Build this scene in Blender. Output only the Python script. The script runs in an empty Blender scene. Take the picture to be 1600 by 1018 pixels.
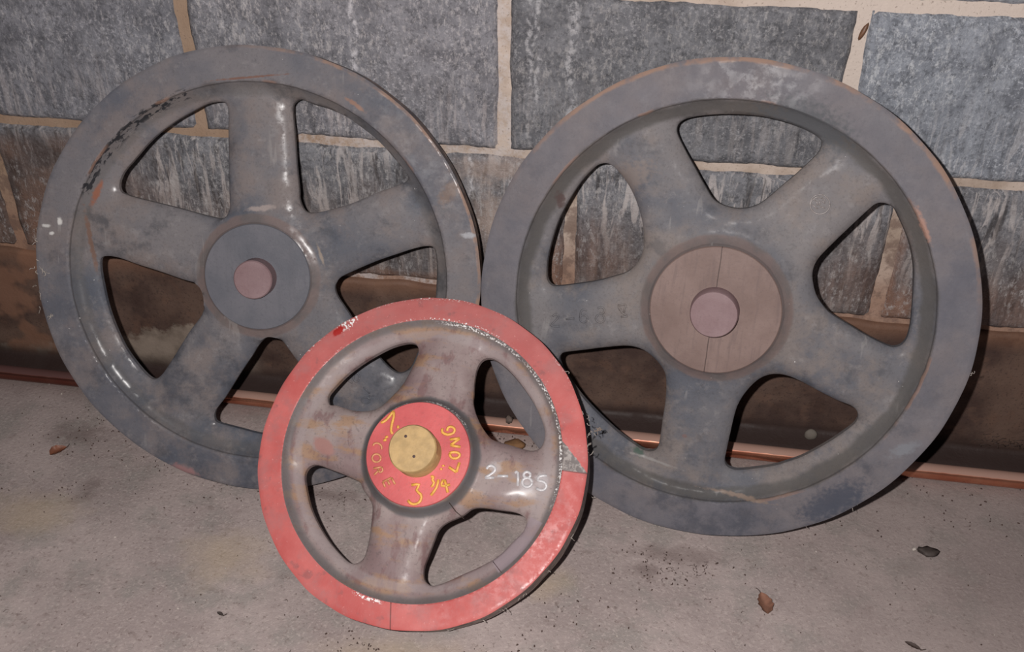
import bpy, bmesh, math, random
import numpy as np
from mathutils import Vector, Matrix
from mathutils.geometry import delaunay_2d_cdt

CAM_LOC=(0.1922, -1.1423, 0.8907)
CAM_ROWS=[(0.987321, 0.158704, 0.003192), (-0.088533, 0.533862, 0.840924), (-0.131754, 0.830545, -0.541143)]
LENS=34.14
POSE=[
 (-0.29133, -0.1435, 0.27831, 0.11397, 0.35967),
 (0.27403, -0.14775, 0.28989, -0.11955, 0.30799),
 (-0.04616, -0.31162, 0.16105, -0.03261, 0.8835),
]
HOLES=[
 [[(-0.0412, 0.2158), (-0.0592, 0.2128), (-0.079, 0.2031), (-0.0989, 0.1921), (-0.1191, 0.1783), (-0.1367, 0.1631), (-0.1547, 0.1438), (-0.1698, 0.1271), (-0.1763, 0.1132), (-0.1756, 0.1036), (-0.1688, 0.0991), (-0.1521, 0.0944), (-0.1159, 0.0864), (-0.0881, 0.0798), (-0.0658, 0.0742), (-0.0462, 0.0719), (-0.0372, 0.0832), (-0.036, 0.1108), (-0.0347, 0.1544), (-0.0341, 0.1813), (-0.0332, 0.2027), (-0.035, 0.2127)], [(0.0478, 0.2123), (0.053, 0.2191), (0.0593, 0.2202), (0.0729, 0.2151), (0.0902, 0.2106), (0.1125, 0.2014), (0.1323, 0.1884), (0.1496, 0.1753), (0.1645, 0.161), (0.177, 0.1464), (0.187, 0.1343), (0.1902, 0.1269), (0.1844, 0.1214), (0.1692, 0.115), (0.154, 0.11), (0.1336, 0.1008), (0.1132, 0.0923), (0.0927, 0.086), (0.0747, 0.0818), (0.0632, 0.0815), (0.057, 0.0864), (0.0527, 0.0977), (0.0525, 0.109), (0.051, 0.1289), (0.0498, 0.1512), (0.0488, 0.1782), (0.0474, 0.2001)], [(0.0954, -0.0151), (0.0972, -0.0076), (0.104, 0.0009), (0.1247, 0.0113), (0.1502, 0.0226), (0.1764, 0.0323), (0.1992, 0.0401), (0.2146, 0.043), (0.2227, 0.0399), (0.226, 0.0245), (0.226, -0.0017), (0.2229, -0.0358), (0.213, -0.0696), (0.2014, -0.0962), (0.1914, -0.1171), (0.178, -0.1243), (0.1646, -0.1178), (0.1481, -0.0995), (0.1276, -0.072), (0.1131, -0.0472), (0.0994, -0.0266)], [(-0.0671, -0.1824), (-0.0526, -0.1626), (-0.0326, -0.1315), (-0.0156, -0.1068), (-0.0049, -0.0903), (0.0064, -0.0806), (0.0165, -0.0803), (0.0247, -0.0843), (0.0344, -0.0977), (0.0514, -0.1212), (0.0718, -0.1466), (0.084, -0.1697), (0.0844, -0.1899), (0.0705, -0.2054), (0.019, -0.2142), (-0.0093, -0.2124), (-0.0365, -0.2062), (-0.0619, -0.1999), (-0.0686, -0.1948)], [(-0.207, 0.0165), (-0.1989, 0.0201), (-0.1833, 0.0184), (-0.1576, 0.0099), (-0.1293, 0.0015), (-0.1036, -0.007), (-0.0829, -0.013), (-0.0755, -0.022), (-0.0741, -0.0364), (-0.0783, -0.0524), (-0.0882, -0.066), (-0.0967, -0.0769), (-0.1111, -0.0989), (-0.1257, -0.121), (-0.1358, -0.1349), (-0.1456, -0.142), (-0.1548, -0.1382), (-0.1686, -0.1222), (-0.1832, -0.0996), (-0.1946, -0.0716), (-0.2021, -0.0452), (-0.2063, -0.0188), (-0.2085, 0.0021)]],
 [[(-0.2099, 0.0119), (-0.2078, 0.0026), (-0.2012, -0.0032), (-0.1893, -0.0019), (-0.1707, 0.0032), (-0.1477, 0.0101), (-0.1254, 0.0193), (-0.1101, 0.0273), (-0.1, 0.0393), (-0.0949, 0.0539), (-0.0951, 0.07), (-0.0991, 0.0878), (-0.1057, 0.1051), (-0.1146, 0.122), (-0.1254, 0.1364), (-0.1381, 0.1484), (-0.1478, 0.1535), (-0.1568, 0.1525), (-0.1652, 0.1464), (-0.1793, 0.1279), (-0.1928, 0.1011), (-0.2021, 0.0768), (-0.2078, 0.0503), (-0.2104, 0.0286)], [(-0.0736, 0.2013), (-0.0714, 0.2091), (-0.0624, 0.2153), (-0.0438, 0.2204), (-0.0188, 0.2243), (0.0104, 0.2258), (0.0336, 0.2239), (0.0549, 0.2198), (0.0721, 0.2144), (0.0855, 0.2074), (0.0885, 0.2015), (0.0861, 0.1918), (0.076, 0.1781), (0.0657, 0.1652), (0.0551, 0.1533), (0.0426, 0.1388), (0.0297, 0.1264), (0.0135, 0.12), (-0.0037, 0.12), (-0.0197, 0.1258), (-0.0327, 0.1407), (-0.0461, 0.1589), (-0.0594, 0.1769), (-0.0703, 0.1931)], [(0.1034, 0.0499), (0.1024, 0.0622), (0.1055, 0.073), (0.1116, 0.0832), (0.1241, 0.1012), (0.138, 0.1202), (0.1503, 0.1367), (0.1566, 0.1435), (0.1638, 0.1454), (0.1715, 0.1437), (0.1779, 0.1392), (0.1855, 0.1283), (0.1961, 0.1117), (0.2035, 0.0967), (0.2096, 0.0774), (0.2127, 0.0575), (0.2165, 0.0271), (0.2179, 0.0044), (0.2149, -0.0098), (0.2065, -0.0164), (0.1947, -0.0152), (0.1719, -0.0072), (0.1508, 0.0022), (0.1316, 0.0109), (0.1203, 0.0197), (0.1103, 0.032)], [(0.0378, -0.1903), (0.0381, -0.1767), (0.0393, -0.1531), (0.041, -0.1281), (0.044, -0.1128), (0.0507, -0.097), (0.0604, -0.0824), (0.0709, -0.0739), (0.0821, -0.0704), (0.0938, -0.0703), (0.109, -0.074), (0.1321, -0.0826), (0.155, -0.0904), (0.1714, -0.0945), (0.1787, -0.0995), (0.1814, -0.107), (0.1793, -0.1153), (0.1723, -0.1247), (0.1565, -0.1422), (0.1389, -0.1587), (0.1259, -0.1695), (0.1124, -0.1779), (0.0987, -0.1857), (0.0758, -0.1945), (0.0554, -0.2006), (0.0446, -0.1999), (0.0402, -0.1966)], [(-0.1825, -0.0962), (-0.1804, -0.0888), (-0.1749, -0.0853), (-0.1523, -0.0788), (-0.1244, -0.0706), (-0.1023, -0.0651), (-0.0872, -0.0649), (-0.0736, -0.0691), (-0.0592, -0.0794), (-0.0493, -0.0914), (-0.0455, -0.1065), (-0.044, -0.1281), (-0.0443, -0.1522), (-0.0443, -0.1745), (-0.046, -0.1912), (-0.0538, -0.1972), (-0.0635, -0.1966), (-0.0736, -0.1924), (-0.0963, -0.1803), (-0.1174, -0.1658), (-0.1366, -0.1509), (-0.1518, -0.1374), (-0.1674, -0.1198), (-0.1786, -0.1056)]],
 [[(-0.1283, 0.0546), (-0.1287, 0.0612), (-0.1225, 0.0724), (-0.1106, 0.0892), (-0.0947, 0.1055), (-0.0782, 0.119), (-0.0629, 0.1295), (-0.047, 0.1362), (-0.0376, 0.1373), (-0.0313, 0.1341), (-0.0286, 0.1276), (-0.0299, 0.116), (-0.0333, 0.1041), (-0.0394, 0.0862), (-0.048, 0.072), (-0.057, 0.0596), (-0.0666, 0.0509), (-0.0789, 0.0466), (-0.0939, 0.0457), (-0.1077, 0.0477), (-0.1175, 0.0494), (-0.1241, 0.0486)], [(0.0469, 0.0835), (0.0453, 0.0983), (0.0456, 0.1134), (0.0494, 0.1243), (0.0561, 0.1289), (0.0655, 0.1281), (0.0797, 0.1202), (0.0965, 0.1063), (0.1138, 0.0879), (0.1273, 0.0694), (0.136, 0.0523), (0.1377, 0.0399), (0.1347, 0.0297), (0.1265, 0.0251), (0.114, 0.0258), (0.0975, 0.0285), (0.0846, 0.0304), (0.075, 0.0337), (0.0621, 0.0466), (0.0523, 0.0619), (0.0475, 0.0743)], [(-0.1365, -0.0402), (-0.1359, -0.0315), (-0.1312, -0.0257), (-0.1227, -0.024), (-0.1082, -0.0269), (-0.0917, -0.0304), (-0.0751, -0.0349), (-0.0686, -0.0378), (-0.0632, -0.0455), (-0.0534, -0.0554), (-0.0483, -0.0639), (-0.0465, -0.0784), (-0.0452, -0.0965), (-0.0457, -0.1128), (-0.0476, -0.1221), (-0.054, -0.128), (-0.0614, -0.129), (-0.072, -0.1237), (-0.0903, -0.11), (-0.1077, -0.0923), (-0.1215, -0.0739), (-0.1303, -0.0563)], [(0.0245, -0.1313), (0.0236, -0.1208), (0.0265, -0.1062), (0.0294, -0.0915), (0.0327, -0.0784), (0.0405, -0.0692), (0.0574, -0.0587), (0.0671, -0.0497), (0.0797, -0.0469), (0.0983, -0.0468), (0.1168, -0.047), (0.1265, -0.0502), (0.131, -0.0558), (0.1289, -0.0669), (0.1198, -0.0788), (0.1061, -0.0967), (0.0899, -0.1096), (0.07, -0.1221), (0.0517, -0.1335), (0.0381, -0.1398), (0.0315, -0.139), (0.0273, -0.1361)]],
]
HUB_TEXT=[[(-0.0494, 0.0298), (-0.0442, 0.0329), (-0.0404, 0.0392), (-0.0374, 0.0453)], [(-0.0374, 0.0453), (-0.0354, 0.039), (-0.0366, 0.0298), (-0.036, 0.0209), (-0.0331, 0.0188)], [(-0.038, 0.0149), (-0.0412, 0.0134)], [(-0.0391, 0.0112), (-0.0426, 0.01)], [(-0.0288, 0.0291), (-0.0282, 0.0259)], [(-0.053, 0.0022), (-0.0531, 0.0051), (-0.048, 0.0064), (-0.043, 0.0034), (-0.0429, -0.0006)], [(-0.0416, -0.0105), (-0.0418, -0.013), (-0.0433, -0.0149), (-0.0458, -0.0159), (-0.0485, -0.0156), (-0.0507, -0.0141), (-0.0518, -0.0119), (-0.0516, -0.0094), (-0.0501, -0.0075), (-0.0476, -0.0065), (-0.0449, -0.0068), (-0.0427, -0.0083), (-0.0416, -0.0105)], [(-0.0479, -0.0234), (-0.0389, -0.0206)], [(-0.0389, -0.0206), (-0.0359, -0.0242), (-0.0396, -0.0278), (-0.0428, -0.0227)], [(-0.0411, -0.0245), (-0.0456, -0.0305)], [(-0.0341, -0.0369), (-0.0251, -0.031)], [(-0.0341, -0.0369), (-0.0302, -0.0424)], [(-0.0294, -0.0341), (-0.0255, -0.0394)], [(-0.0251, -0.031), (-0.0194, -0.0378)], [(-0.0007, -0.0361), (0.0101, -0.0331), (0.0044, -0.0417), (0.0129, -0.0445), (0.0135, -0.0522), (0.0088, -0.0567), (0.0024, -0.0571), (-0.0015, -0.0534)], [(0.0197, -0.024), (0.0235, -0.023), (0.0215, -0.0277), (0.0255, -0.0295), (0.0225, -0.0354)], [(0.0234, -0.0446), (0.0289, -0.0353), (0.0289, -0.0259)], [(0.0343, -0.0252), (0.0322, -0.0341), (0.0431, -0.0298)], [(0.0359, -0.025), (0.042, -0.039)], [(0.0315, -0.009), (0.032, -0.0108)], [(0.0298, -0.0129), (0.0301, -0.0149)], [(0.0382, -0.0105), (0.0478, -0.0151)], [(0.0478, -0.0151), (0.0494, -0.0038)], [(0.0363, 0.0051), (0.0388, -0.0001), (0.0452, -0.0002), (0.0491, 0.0036), (0.0472, 0.007), (0.0407, 0.0073), (0.0363, 0.0051)], [(0.0339, 0.0208), (0.0452, 0.0234)], [(0.0452, 0.0234), (0.0358, 0.0143)], [(0.0358, 0.0143), (0.0477, 0.0138)], [(0.0234, 0.0324), (0.023, 0.0275), (0.0304, 0.0252), (0.0379, 0.0286), (0.0377, 0.0342), (0.0325, 0.036), (0.0288, 0.0339), (0.0295, 0.03)]]
RED_TEXT=[[(0.0785, -0.0047), (0.0796, -0.001), (0.0839, 0.0005), (0.0882, -0.0019), (0.0885, -0.0057), (0.0837, -0.0102), (0.0781, -0.0145)], [(0.0782, -0.0148), (0.0887, -0.0131)], [(0.0922, -0.0107), (0.1043, -0.0094)], [(0.1111, -0.0047), (0.1148, -0.0013), (0.1167, -0.0187)], [(0.1292, -0.0045), (0.129, -0.0063), (0.1277, -0.0078), (0.1258, -0.0085), (0.1238, -0.0083), (0.1222, -0.0072), (0.1214, -0.0056), (0.1217, -0.0038), (0.1229, -0.0023), (0.1248, -0.0016), (0.1268, -0.0018), (0.1285, -0.0029), (0.1292, -0.0045)], [(0.1322, -0.0128), (0.1319, -0.0155), (0.1301, -0.0177), (0.1274, -0.0188), (0.1244, -0.0185), (0.122, -0.0168), (0.1209, -0.0143), (0.1213, -0.0115), (0.123, -0.0093), (0.1258, -0.0082), (0.1287, -0.0085), (0.1311, -0.0102), (0.1322, -0.0128)], [(0.1479, -0.0033), (0.1384, -0.004), (0.1377, -0.0108), (0.1426, -0.0092), (0.1492, -0.0124), (0.1487, -0.0182), (0.1433, -0.0208), (0.1376, -0.0184)]]
GREY_TEXT=[[(-0.1947, -0.0399), (-0.1925, -0.0365), (-0.188, -0.0363), (-0.1871, -0.0403), (-0.1962, -0.051), (-0.194, -0.0527), (-0.1844, -0.0512)], [(-0.1779, -0.0407), (-0.167, -0.0377)], [(-0.1509, -0.0357), (-0.1512, -0.0382), (-0.1528, -0.0402), (-0.1551, -0.0412), (-0.1575, -0.041), (-0.1594, -0.0395), (-0.1603, -0.0371), (-0.16, -0.0346), (-0.1584, -0.0326), (-0.1561, -0.0316), (-0.1537, -0.0319), (-0.1517, -0.0334), (-0.1509, -0.0357)], [(-0.1602, -0.0361), (-0.1605, -0.028), (-0.1569, -0.0242), (-0.1527, -0.0258)], [(-0.1396, -0.0213), (-0.1387, -0.0199), (-0.1372, -0.019), (-0.1355, -0.0186), (-0.1338, -0.0189), (-0.1324, -0.0197), (-0.1315, -0.0211), (-0.1312, -0.0227), (-0.1316, -0.0243), (-0.1325, -0.0257), (-0.134, -0.0267), (-0.1357, -0.0271), (-0.1374, -0.0268)], [(-0.133, -0.0285), (-0.1311, -0.0297), (-0.13, -0.0317), (-0.1299, -0.0339), (-0.1309, -0.0361), (-0.1328, -0.0376), (-0.1351, -0.0383), (-0.1375, -0.038), (-0.1394, -0.0367), (-0.1405, -0.0347), (-0.1405, -0.0325), (-0.1395, -0.0303), (-0.1376, -0.0288)], [(-0.1159, -0.0136), (-0.1064, -0.0106)], [(-0.1064, -0.0106), (-0.1075, -0.0218)], [(-0.1149, -0.0139), (-0.1122, -0.0195)], [(-0.1116, -0.0164), (-0.1104, -0.0223), (-0.1028, -0.0241)], [(-0.1103, -0.0273), (-0.1018, -0.025)]]
EMBLEM=[[(0.1076, 0.1378), (0.1077, 0.135), (0.1071, 0.1322), (0.1058, 0.1298), (0.1039, 0.1277), (0.1015, 0.1263), (0.0988, 0.1256), (0.0959, 0.1256), (0.0932, 0.1264), (0.0907, 0.1279), (0.0886, 0.1299), (0.0871, 0.1324), (0.0863, 0.1352), (0.0862, 0.1381), (0.0868, 0.1408), (0.0881, 0.1433), (0.0901, 0.1453), (0.0925, 0.1467), (0.0951, 0.1474), (0.098, 0.1474), (0.1007, 0.1466), (0.1032, 0.1451), (0.1052, 0.1431), (0.1067, 0.1406), (0.1076, 0.1378)], [(0.0956, 0.1259), (0.0939, 0.1262), (0.0921, 0.1269), (0.0906, 0.1279), (0.0892, 0.1291), (0.0881, 0.1307), (0.0873, 0.1324), (0.0868, 0.1342), (0.0867, 0.136), (0.087, 0.1379), (0.0876, 0.1396), (0.0885, 0.1411), (0.0897, 0.1424), (0.0912, 0.1434), (0.0928, 0.1441), (0.0945, 0.1444), (0.0963, 0.1444), (0.0981, 0.1439), (0.0998, 0.1432), (0.1013, 0.1421), (0.1025, 0.1407)], [(0.0881, 0.1354), (0.0956, 0.1313)], [(0.0941, 0.1448), (0.0988, 0.1434)], [(0.0882, 0.1417), (0.0919, 0.1398)], [(0.0959, 0.1407), (0.0968, 0.1353)], [(0.0985, 0.1406), (0.1023, 0.1384)], [(0.0926, 0.1399), (0.0949, 0.1351)], [(0.0981, 0.1339), (0.1035, 0.1331)]]
BACK_TEXT=[[(0.1271, -0.1288), (0.1265, -0.1318), (0.125, -0.134), (0.123, -0.1348), (0.1209, -0.1341), (0.1195, -0.132), (0.119, -0.1291), (0.1195, -0.1261), (0.1211, -0.1239), (0.1231, -0.1231), (0.1252, -0.1238), (0.1266, -0.1259), (0.1271, -0.1288)], [(0.1141, -0.1246), (0.1116, -0.1289), (0.1131, -0.1347), (0.118, -0.1363)], [(0.1319, -0.1417), (0.14, -0.1499)], [(0.1391, -0.1534), (0.1457, -0.1531)], [(0.1407, -0.1592), (0.1399, -0.1614), (0.1378, -0.163), (0.1349, -0.1637), (0.132, -0.1632), (0.1299, -0.1617), (0.1292, -0.1596), (0.13, -0.1575), (0.1321, -0.1558), (0.135, -0.1552), (0.1378, -0.1557), (0.1399, -0.1571), (0.1407, -0.1592)]]

HALO = [RED_TEXT[0][3], RED_TEXT[5][3], RED_TEXT[6][3]]
scene = bpy.context.scene
C = scene.collection
RNG = random.Random(7)

# ---------------------------------------------------------------- camera, light, exposure
rows = [Vector(r) for r in CAM_ROWS]
cam_data = bpy.data.cameras.new('camera')
cam_data.sensor_width = 36.0
cam_data.lens = LENS
cam_data.clip_start = 0.01
cam = bpy.data.objects.new('camera', cam_data)
C.objects.link(cam)
m = Matrix((rows[0], rows[1], -rows[2])).transposed().to_4x4()
m.translation = Vector(CAM_LOC)
cam.matrix_world = m
scene.camera = cam

world = bpy.data.worlds.new('dark_shed')
scene.world = world
world.use_nodes = True
world.node_tree.nodes['Background'].inputs[0].default_value = (0.75, 0.72, 0.80, 1)
world.node_tree.nodes['Background'].inputs[1].default_value = 0.045

flash = bpy.data.lights.new('camera_flash', 'POINT')          # the photographer's flash, beside the lens
flash.energy = 60.0
flash.color = (1.0, 0.96, 0.94)
flash.shadow_soft_size = 0.007
fo = bpy.data.objects.new('camera_flash', flash)
C.objects.link(fo)
fo.location = Vector(CAM_LOC) - rows[0] * 0.060 + rows[1] * 0.030

vs = scene.view_settings
scene.display_settings.display_device = 'sRGB'
vs.view_transform = 'Standard'
vs.look = 'None'
vs.gamma = 1.0
vs.use_curve_mapping = False
vs.exposure = 0.0

# ---------------------------------------------------------------- materials
def srgb(r, g, b):
    f = lambda c: (c / 255) / 12.92 if c / 255 <= 0.04045 else ((c / 255 + 0.055) / 1.055) ** 2.4
    return (f(r), f(g), f(b), 1)

class Mat:
    def __init__(self, name, coords='Object', rough=0.6, metallic=0.0, spec=0.5):
        self.m = bpy.data.materials.new(name)
        self.m.use_nodes = True
        self.t = self.m.node_tree
        self.b = self.t.nodes['Principled BSDF']
        self.b.inputs['Roughness'].default_value = rough
        self.b.inputs['Metallic'].default_value = metallic
        self.b.inputs['Specular IOR Level'].default_value = spec
        if coords == 'World':
            self.co = self.n('ShaderNodeNewGeometry').outputs['Position']
        else:
            self.co = self.n('ShaderNodeTexCoord').outputs['Object']
        s = self.n('ShaderNodeSeparateXYZ')
        self.l(self.co, s.inputs[0])
        self.x, self.y, self.z = s.outputs
    def n(self, t): return self.t.nodes.new(t)
    def l(self, a, b):
        if isinstance(a, bpy.types.NodeSocket): self.t.links.new(a, b)
        else: b.default_value = a
    def math(self, op, a, b=None, c=None):
        n = self.n('ShaderNodeMath'); n.operation = op
        for i, v in enumerate((a, b, c)):
            if v is not None: self.l(v, n.inputs[i])
        return n.outputs[0]
    def add(self, a, b): return self.math('ADD', a, b)
    def sub(self, a, b): return self.math('SUBTRACT', a, b)
    def mul(self, a, b): return self.math('MULTIPLY', a, b)
    def ramp(self, v, lo, hi, a=0.0, b=1.0):
        n = self.n('ShaderNodeMapRange'); n.interpolation_type = 'SMOOTHSTEP'
        self.l(v, n.inputs[0])
        for i, q in zip((1, 2, 3, 4), (lo, hi, a, b)): n.inputs[i].default_value = q
        return n.outputs[0]
    def scaled(self, s, off=(0, 0, 0)):
        n = self.n('ShaderNodeMapping')
        self.l(self.co, n.inputs[0]); n.inputs['Scale'].default_value = s; n.inputs['Location'].default_value = off
        return n.outputs[0]
    def noise(self, scale, detail=3, rough=0.55, vec=None, dist=0.0):
        n = self.n('ShaderNodeTexNoise')
        self.l(vec if vec is not None else self.co, n.inputs['Vector'])
        n.inputs['Scale'].default_value = scale; n.inputs['Detail'].default_value = detail
        n.inputs['Roughness'].default_value = rough; n.inputs['Distortion'].default_value = dist
        return n.outputs[0]
    def mix(self, f, a, b):
        n = self.n('ShaderNodeMix'); n.data_type = 'RGBA'
        self.l(f, n.inputs[0]); self.l(a, n.inputs[6]); self.l(b, n.inputs[7])
        return n.outputs[2]
    def blob(self, cx, cy, rx, ry, ang=0.0, v=None, soft=0.35, wob=0.35, scale=60):
        """1 inside a ragged ellipse lying on the surface (a stain, scrape, chip or painted highlight)"""
        v = v or self.y
        ca, sa = math.cos(ang), math.sin(ang)
        dx = self.sub(self.x, cx); dy = self.sub(v, cy)
        u = self.math('DIVIDE', self.add(self.mul(dx, ca), self.mul(dy, sa)), rx)
        w = self.math('DIVIDE', self.sub(self.mul(dy, ca), self.mul(dx, sa)), ry)
        d = self.math('SQRT', self.add(self.mul(u, u), self.mul(w, w)))
        d = self.add(d, self.mul(self.sub(self.noise(scale, 3), 0.5), wob * 2))
        return self.ramp(d, 1 - soft, 1 + soft * 0.3, 1.0, 0.0)
    def radius(self):
        return self.math('SQRT', self.add(self.mul(self.x, self.x), self.mul(self.y, self.y)))
    def ring(self, r, w, wob=0.002):
        q = self.add(self.radius(), self.mul(self.sub(self.noise(40, 2), 0.5), wob * 2))
        return self.ramp(self.math('ABSOLUTE', self.sub(q, r)), w * 0.4, w, 1.0, 0.0)
    def bump(self, h, strength=0.4, dist=0.001):
        n = self.n('ShaderNodeBump'); n.inputs['Strength'].default_value = strength
        n.inputs['Distance'].default_value = dist
        self.l(h, n.inputs['Height']); self.l(n.outputs[0], self.b.inputs['Normal'])
    def color(self, c): self.l(c, self.b.inputs['Base Color'])
    def coat(self, w, rough):
        self.l(w, self.b.inputs['Coat Weight']); self.b.inputs['Coat Roughness'].default_value = rough
    def rough(self, r): self.l(r, self.b.inputs['Roughness'])

def plain(name, col, rough=0.7, var=0.25, scale=80):
    k = Mat(name, rough=rough)
    d = tuple(c * (1 - var) for c in col[:3]) + (1,)
    k.color(k.mix(k.ramp(k.noise(scale, 4), 0.3, 0.7), d, col))
    k.bump(k.noise(scale * 3, 4), 0.3)
    return k.m

def block_material():
    k = Mat('rough_concrete_block', 'World', rough=0.85, spec=0.25)
    oi = k.n('ShaderNodeObjectInfo')
    c = k.mix(k.ramp(k.noise(26, 5, 0.6), 0.32, 0.68), srgb(100, 100, 104), srgb(132, 132, 136))
    c = k.mix(k.mul(k.ramp(k.noise(160, 5, 0.7), 0.50, 0.38), 0.5), c, srgb(66, 66, 69))
    # pale grains and efflorescence
    gr = k.mul(k.ramp(k.noise(250, 6, 0.75), 0.50, 0.66), k.ramp(k.noise(9, 4, 0.6), 0.38, 0.64, 0.2, 0.8))
    c = k.mix(gr, c, srgb(178, 176, 178))
    low = k.add(k.mul(k.ramp(k.z, 0.54, 0.44), 0.45), k.mul(k.ramp(k.z, 0.43, 0.40), 0.55))
    sv = k.scaled((1, 1, 0.13))
    st = k.mul(k.ramp(k.noise(85, 5, 0.62, sv, 0.8), 0.50, 0.60), k.ramp(k.noise(8, 3), 0.34, 0.60))
    c = k.mix(k.mul(k.mul(st, low), 0.85), c, srgb(186, 178, 175))
    dk = k.mul(k.ramp(k.noise(70, 4, 0.6, k.scaled((1, 1, 0.16), (3, 0, 1)), 0.5), 0.54, 0.64), low)
    c = k.mix(k.mul(dk, 0.65), c, srgb(52, 48, 48))
    # white drips
    for (x0, w0, zt) in ((-0.186, 0.004, 0.47), (0.030, 0.0035, 0.43), (0.082, 0.006, 0.42), (0.040, 0.003, 0.45), (-0.045, 0.004, 0.36), (0.010, 0.004, 0.34)):
        q = k.math('ABSOLUTE', k.sub(k.add(k.x, k.mul(k.sub(k.noise(28, 3), 0.5), 0.03)), x0))
        dr = k.mul(k.mul(k.ramp(q, w0 * 0.2, w0 * 1.6, 1, 0), k.ramp(k.z, zt - 0.02, zt + 0.02)), 0.75)
        if zt < 0.4:
            dr = k.mul(k.ramp(q, w0 * 0.3, w0 * 1.3, 1, 0), k.mul(k.ramp(k.z, zt + 0.06, zt + 0.04), k.ramp(k.z, zt - 0.03, zt)))
        c = k.mix(k.mul(dr, k.ramp(k.noise(110, 5, 0.7), 0.42, 0.60, 0.0, 0.95)), c, srgb(200, 198, 200))
    # brown wash on the middle course, strongest low down and on the far side
    nb = k.noise(7, 4, 0.6)
    zz = k.add(k.z, k.mul(k.sub(nb, 0.5), 0.22))
    br = k.ramp(zz, 0.40, 0.24)
    c = k.mix(k.mul(br, 0.58), c, k.mix(k.ramp(k.noise(30, 4, 0.6, sv), 0.4, 0.62), srgb(80, 68, 63), srgb(122, 103, 92)))
    lf = k.mul(k.ramp(k.add(k.x, k.mul(k.sub(nb, 0.5), 0.3)), -0.40, -0.58), k.ramp(k.z, 0.405, 0.37))
    c = k.mix(k.mul(lf, 0.75), c, k.mix(k.ramp(k.noise(16, 4), 0.38, 0.62), srgb(76, 60, 53), srgb(114, 90, 78)))
    for a in ((0.512, 0.225, 0.030, 0.050), (0.50, 0.27, 0.012, 0.10), (0.065, 0.235, 0.035, 0.06), (-0.66, 0.22, 0.05, 0.09), (-0.14, 0.205, 0.09, 0.020)):
        c = k.mix(k.mul(k.blob(*a, v=k.z, wob=0.8, scale=26, soft=0.9), 0.6), c, srgb(150, 110, 88))
    for a in ((0.105, 0.275, 0.07, 0.06), (0.475, 0.265, 0.055, 0.06), (0.65, 0.24, 0.10, 0.05)):
        c = k.mix(k.mul(k.blob(*a, v=k.z, wob=0.7, scale=18, soft=0.9), 0.65), c, k.mix(k.ramp(k.noise(60, 5, 0.65, sv), 0.42, 0.6), srgb(88, 68, 61), srgb(122, 98, 88)))
    for a in ((-0.015, 0.315, 0.035, 0.05), (0.01, 0.385, 0.10, 0.02)):
        c = k.mix(k.mul(k.blob(*a, v=k.z, wob=0.9, scale=45, soft=0.8), 0.6), c, srgb(170, 150, 138))
    fl = k.mul(k.ramp(k.noise(180, 6, 0.78, k.scaled((1, 1, 0.45), (4, 0, 2))), 0.50, 0.64), k.ramp(k.noise(6, 3, 0.6, k.scaled((1, 1, 1), (0, 0, 3))), 0.38, 0.6, 0.10, 0.62))
    c = k.mix(fl, c, srgb(184, 180, 178))
    n = k.n('ShaderNodeMix'); n.data_type = 'RGBA'; n.blend_type = 'MULTIPLY'; n.inputs[0].default_value = 1
    k.l(c, n.inputs[6]); k.l(oi.outputs['Color'], n.inputs[7])
    k.color(n.outputs[2])
    k.bump(k.add(k.noise(150, 6, 0.7), k.mul(k.noise(55, 4, 0.6, sv), 0.8)), 0.9, 0.0035)
    return k.m

def mortar_material():
    k = Mat('sandy_mortar', 'World', rough=0.9, spec=0.2)
    c = k.mix(k.ramp(k.noise(20, 4), 0.35, 0.65), srgb(160, 142, 128), srgb(188, 172, 160))
    lf = k.ramp(k.x, -0.12, -0.30)
    c = k.mix(k.mul(lf, 0.8), c, srgb(146, 120, 98))
    c = k.mix(k.mul(k.ramp(k.x, 0.22, 0.38), k.ramp(k.z, 0.45, 0.5)), c, srgb(196, 182, 172))
    lo = k.ramp(k.add(k.z, k.mul(k.sub(k.noise(9), 0.5), 0.1)), 0.34, 0.22)
    c = k.mix(k.mul(lo, 0.75), c, srgb(146, 112, 94))
    wh = k.mul(k.ramp(k.noise(45, 6, 0.75), 0.40, 0.62), k.ramp(k.math('ABSOLUTE', k.sub(k.x, -0.14)), 0.14, 0.22, 1, 0))
    c = k.mix(k.mul(k.mul(k.ramp(k.noise(28, 5, 0.7), 0.44, 0.58), k.ramp(k.z, 0.39, 0.36)), 0.65), c, srgb(104, 84, 76))
    c = k.mix(k.mul(wh, 0.7), c, srgb(190, 182, 180))
    c = k.mix(k.mul(k.ramp(k.noise(300, 3), 0.60, 0.68), 0.5), c, srgb(110, 95, 84))
    k.color(c)
    k.bump(k.noise(180, 5, 0.65), 0.6, 0.002)
    return k.m

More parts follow.
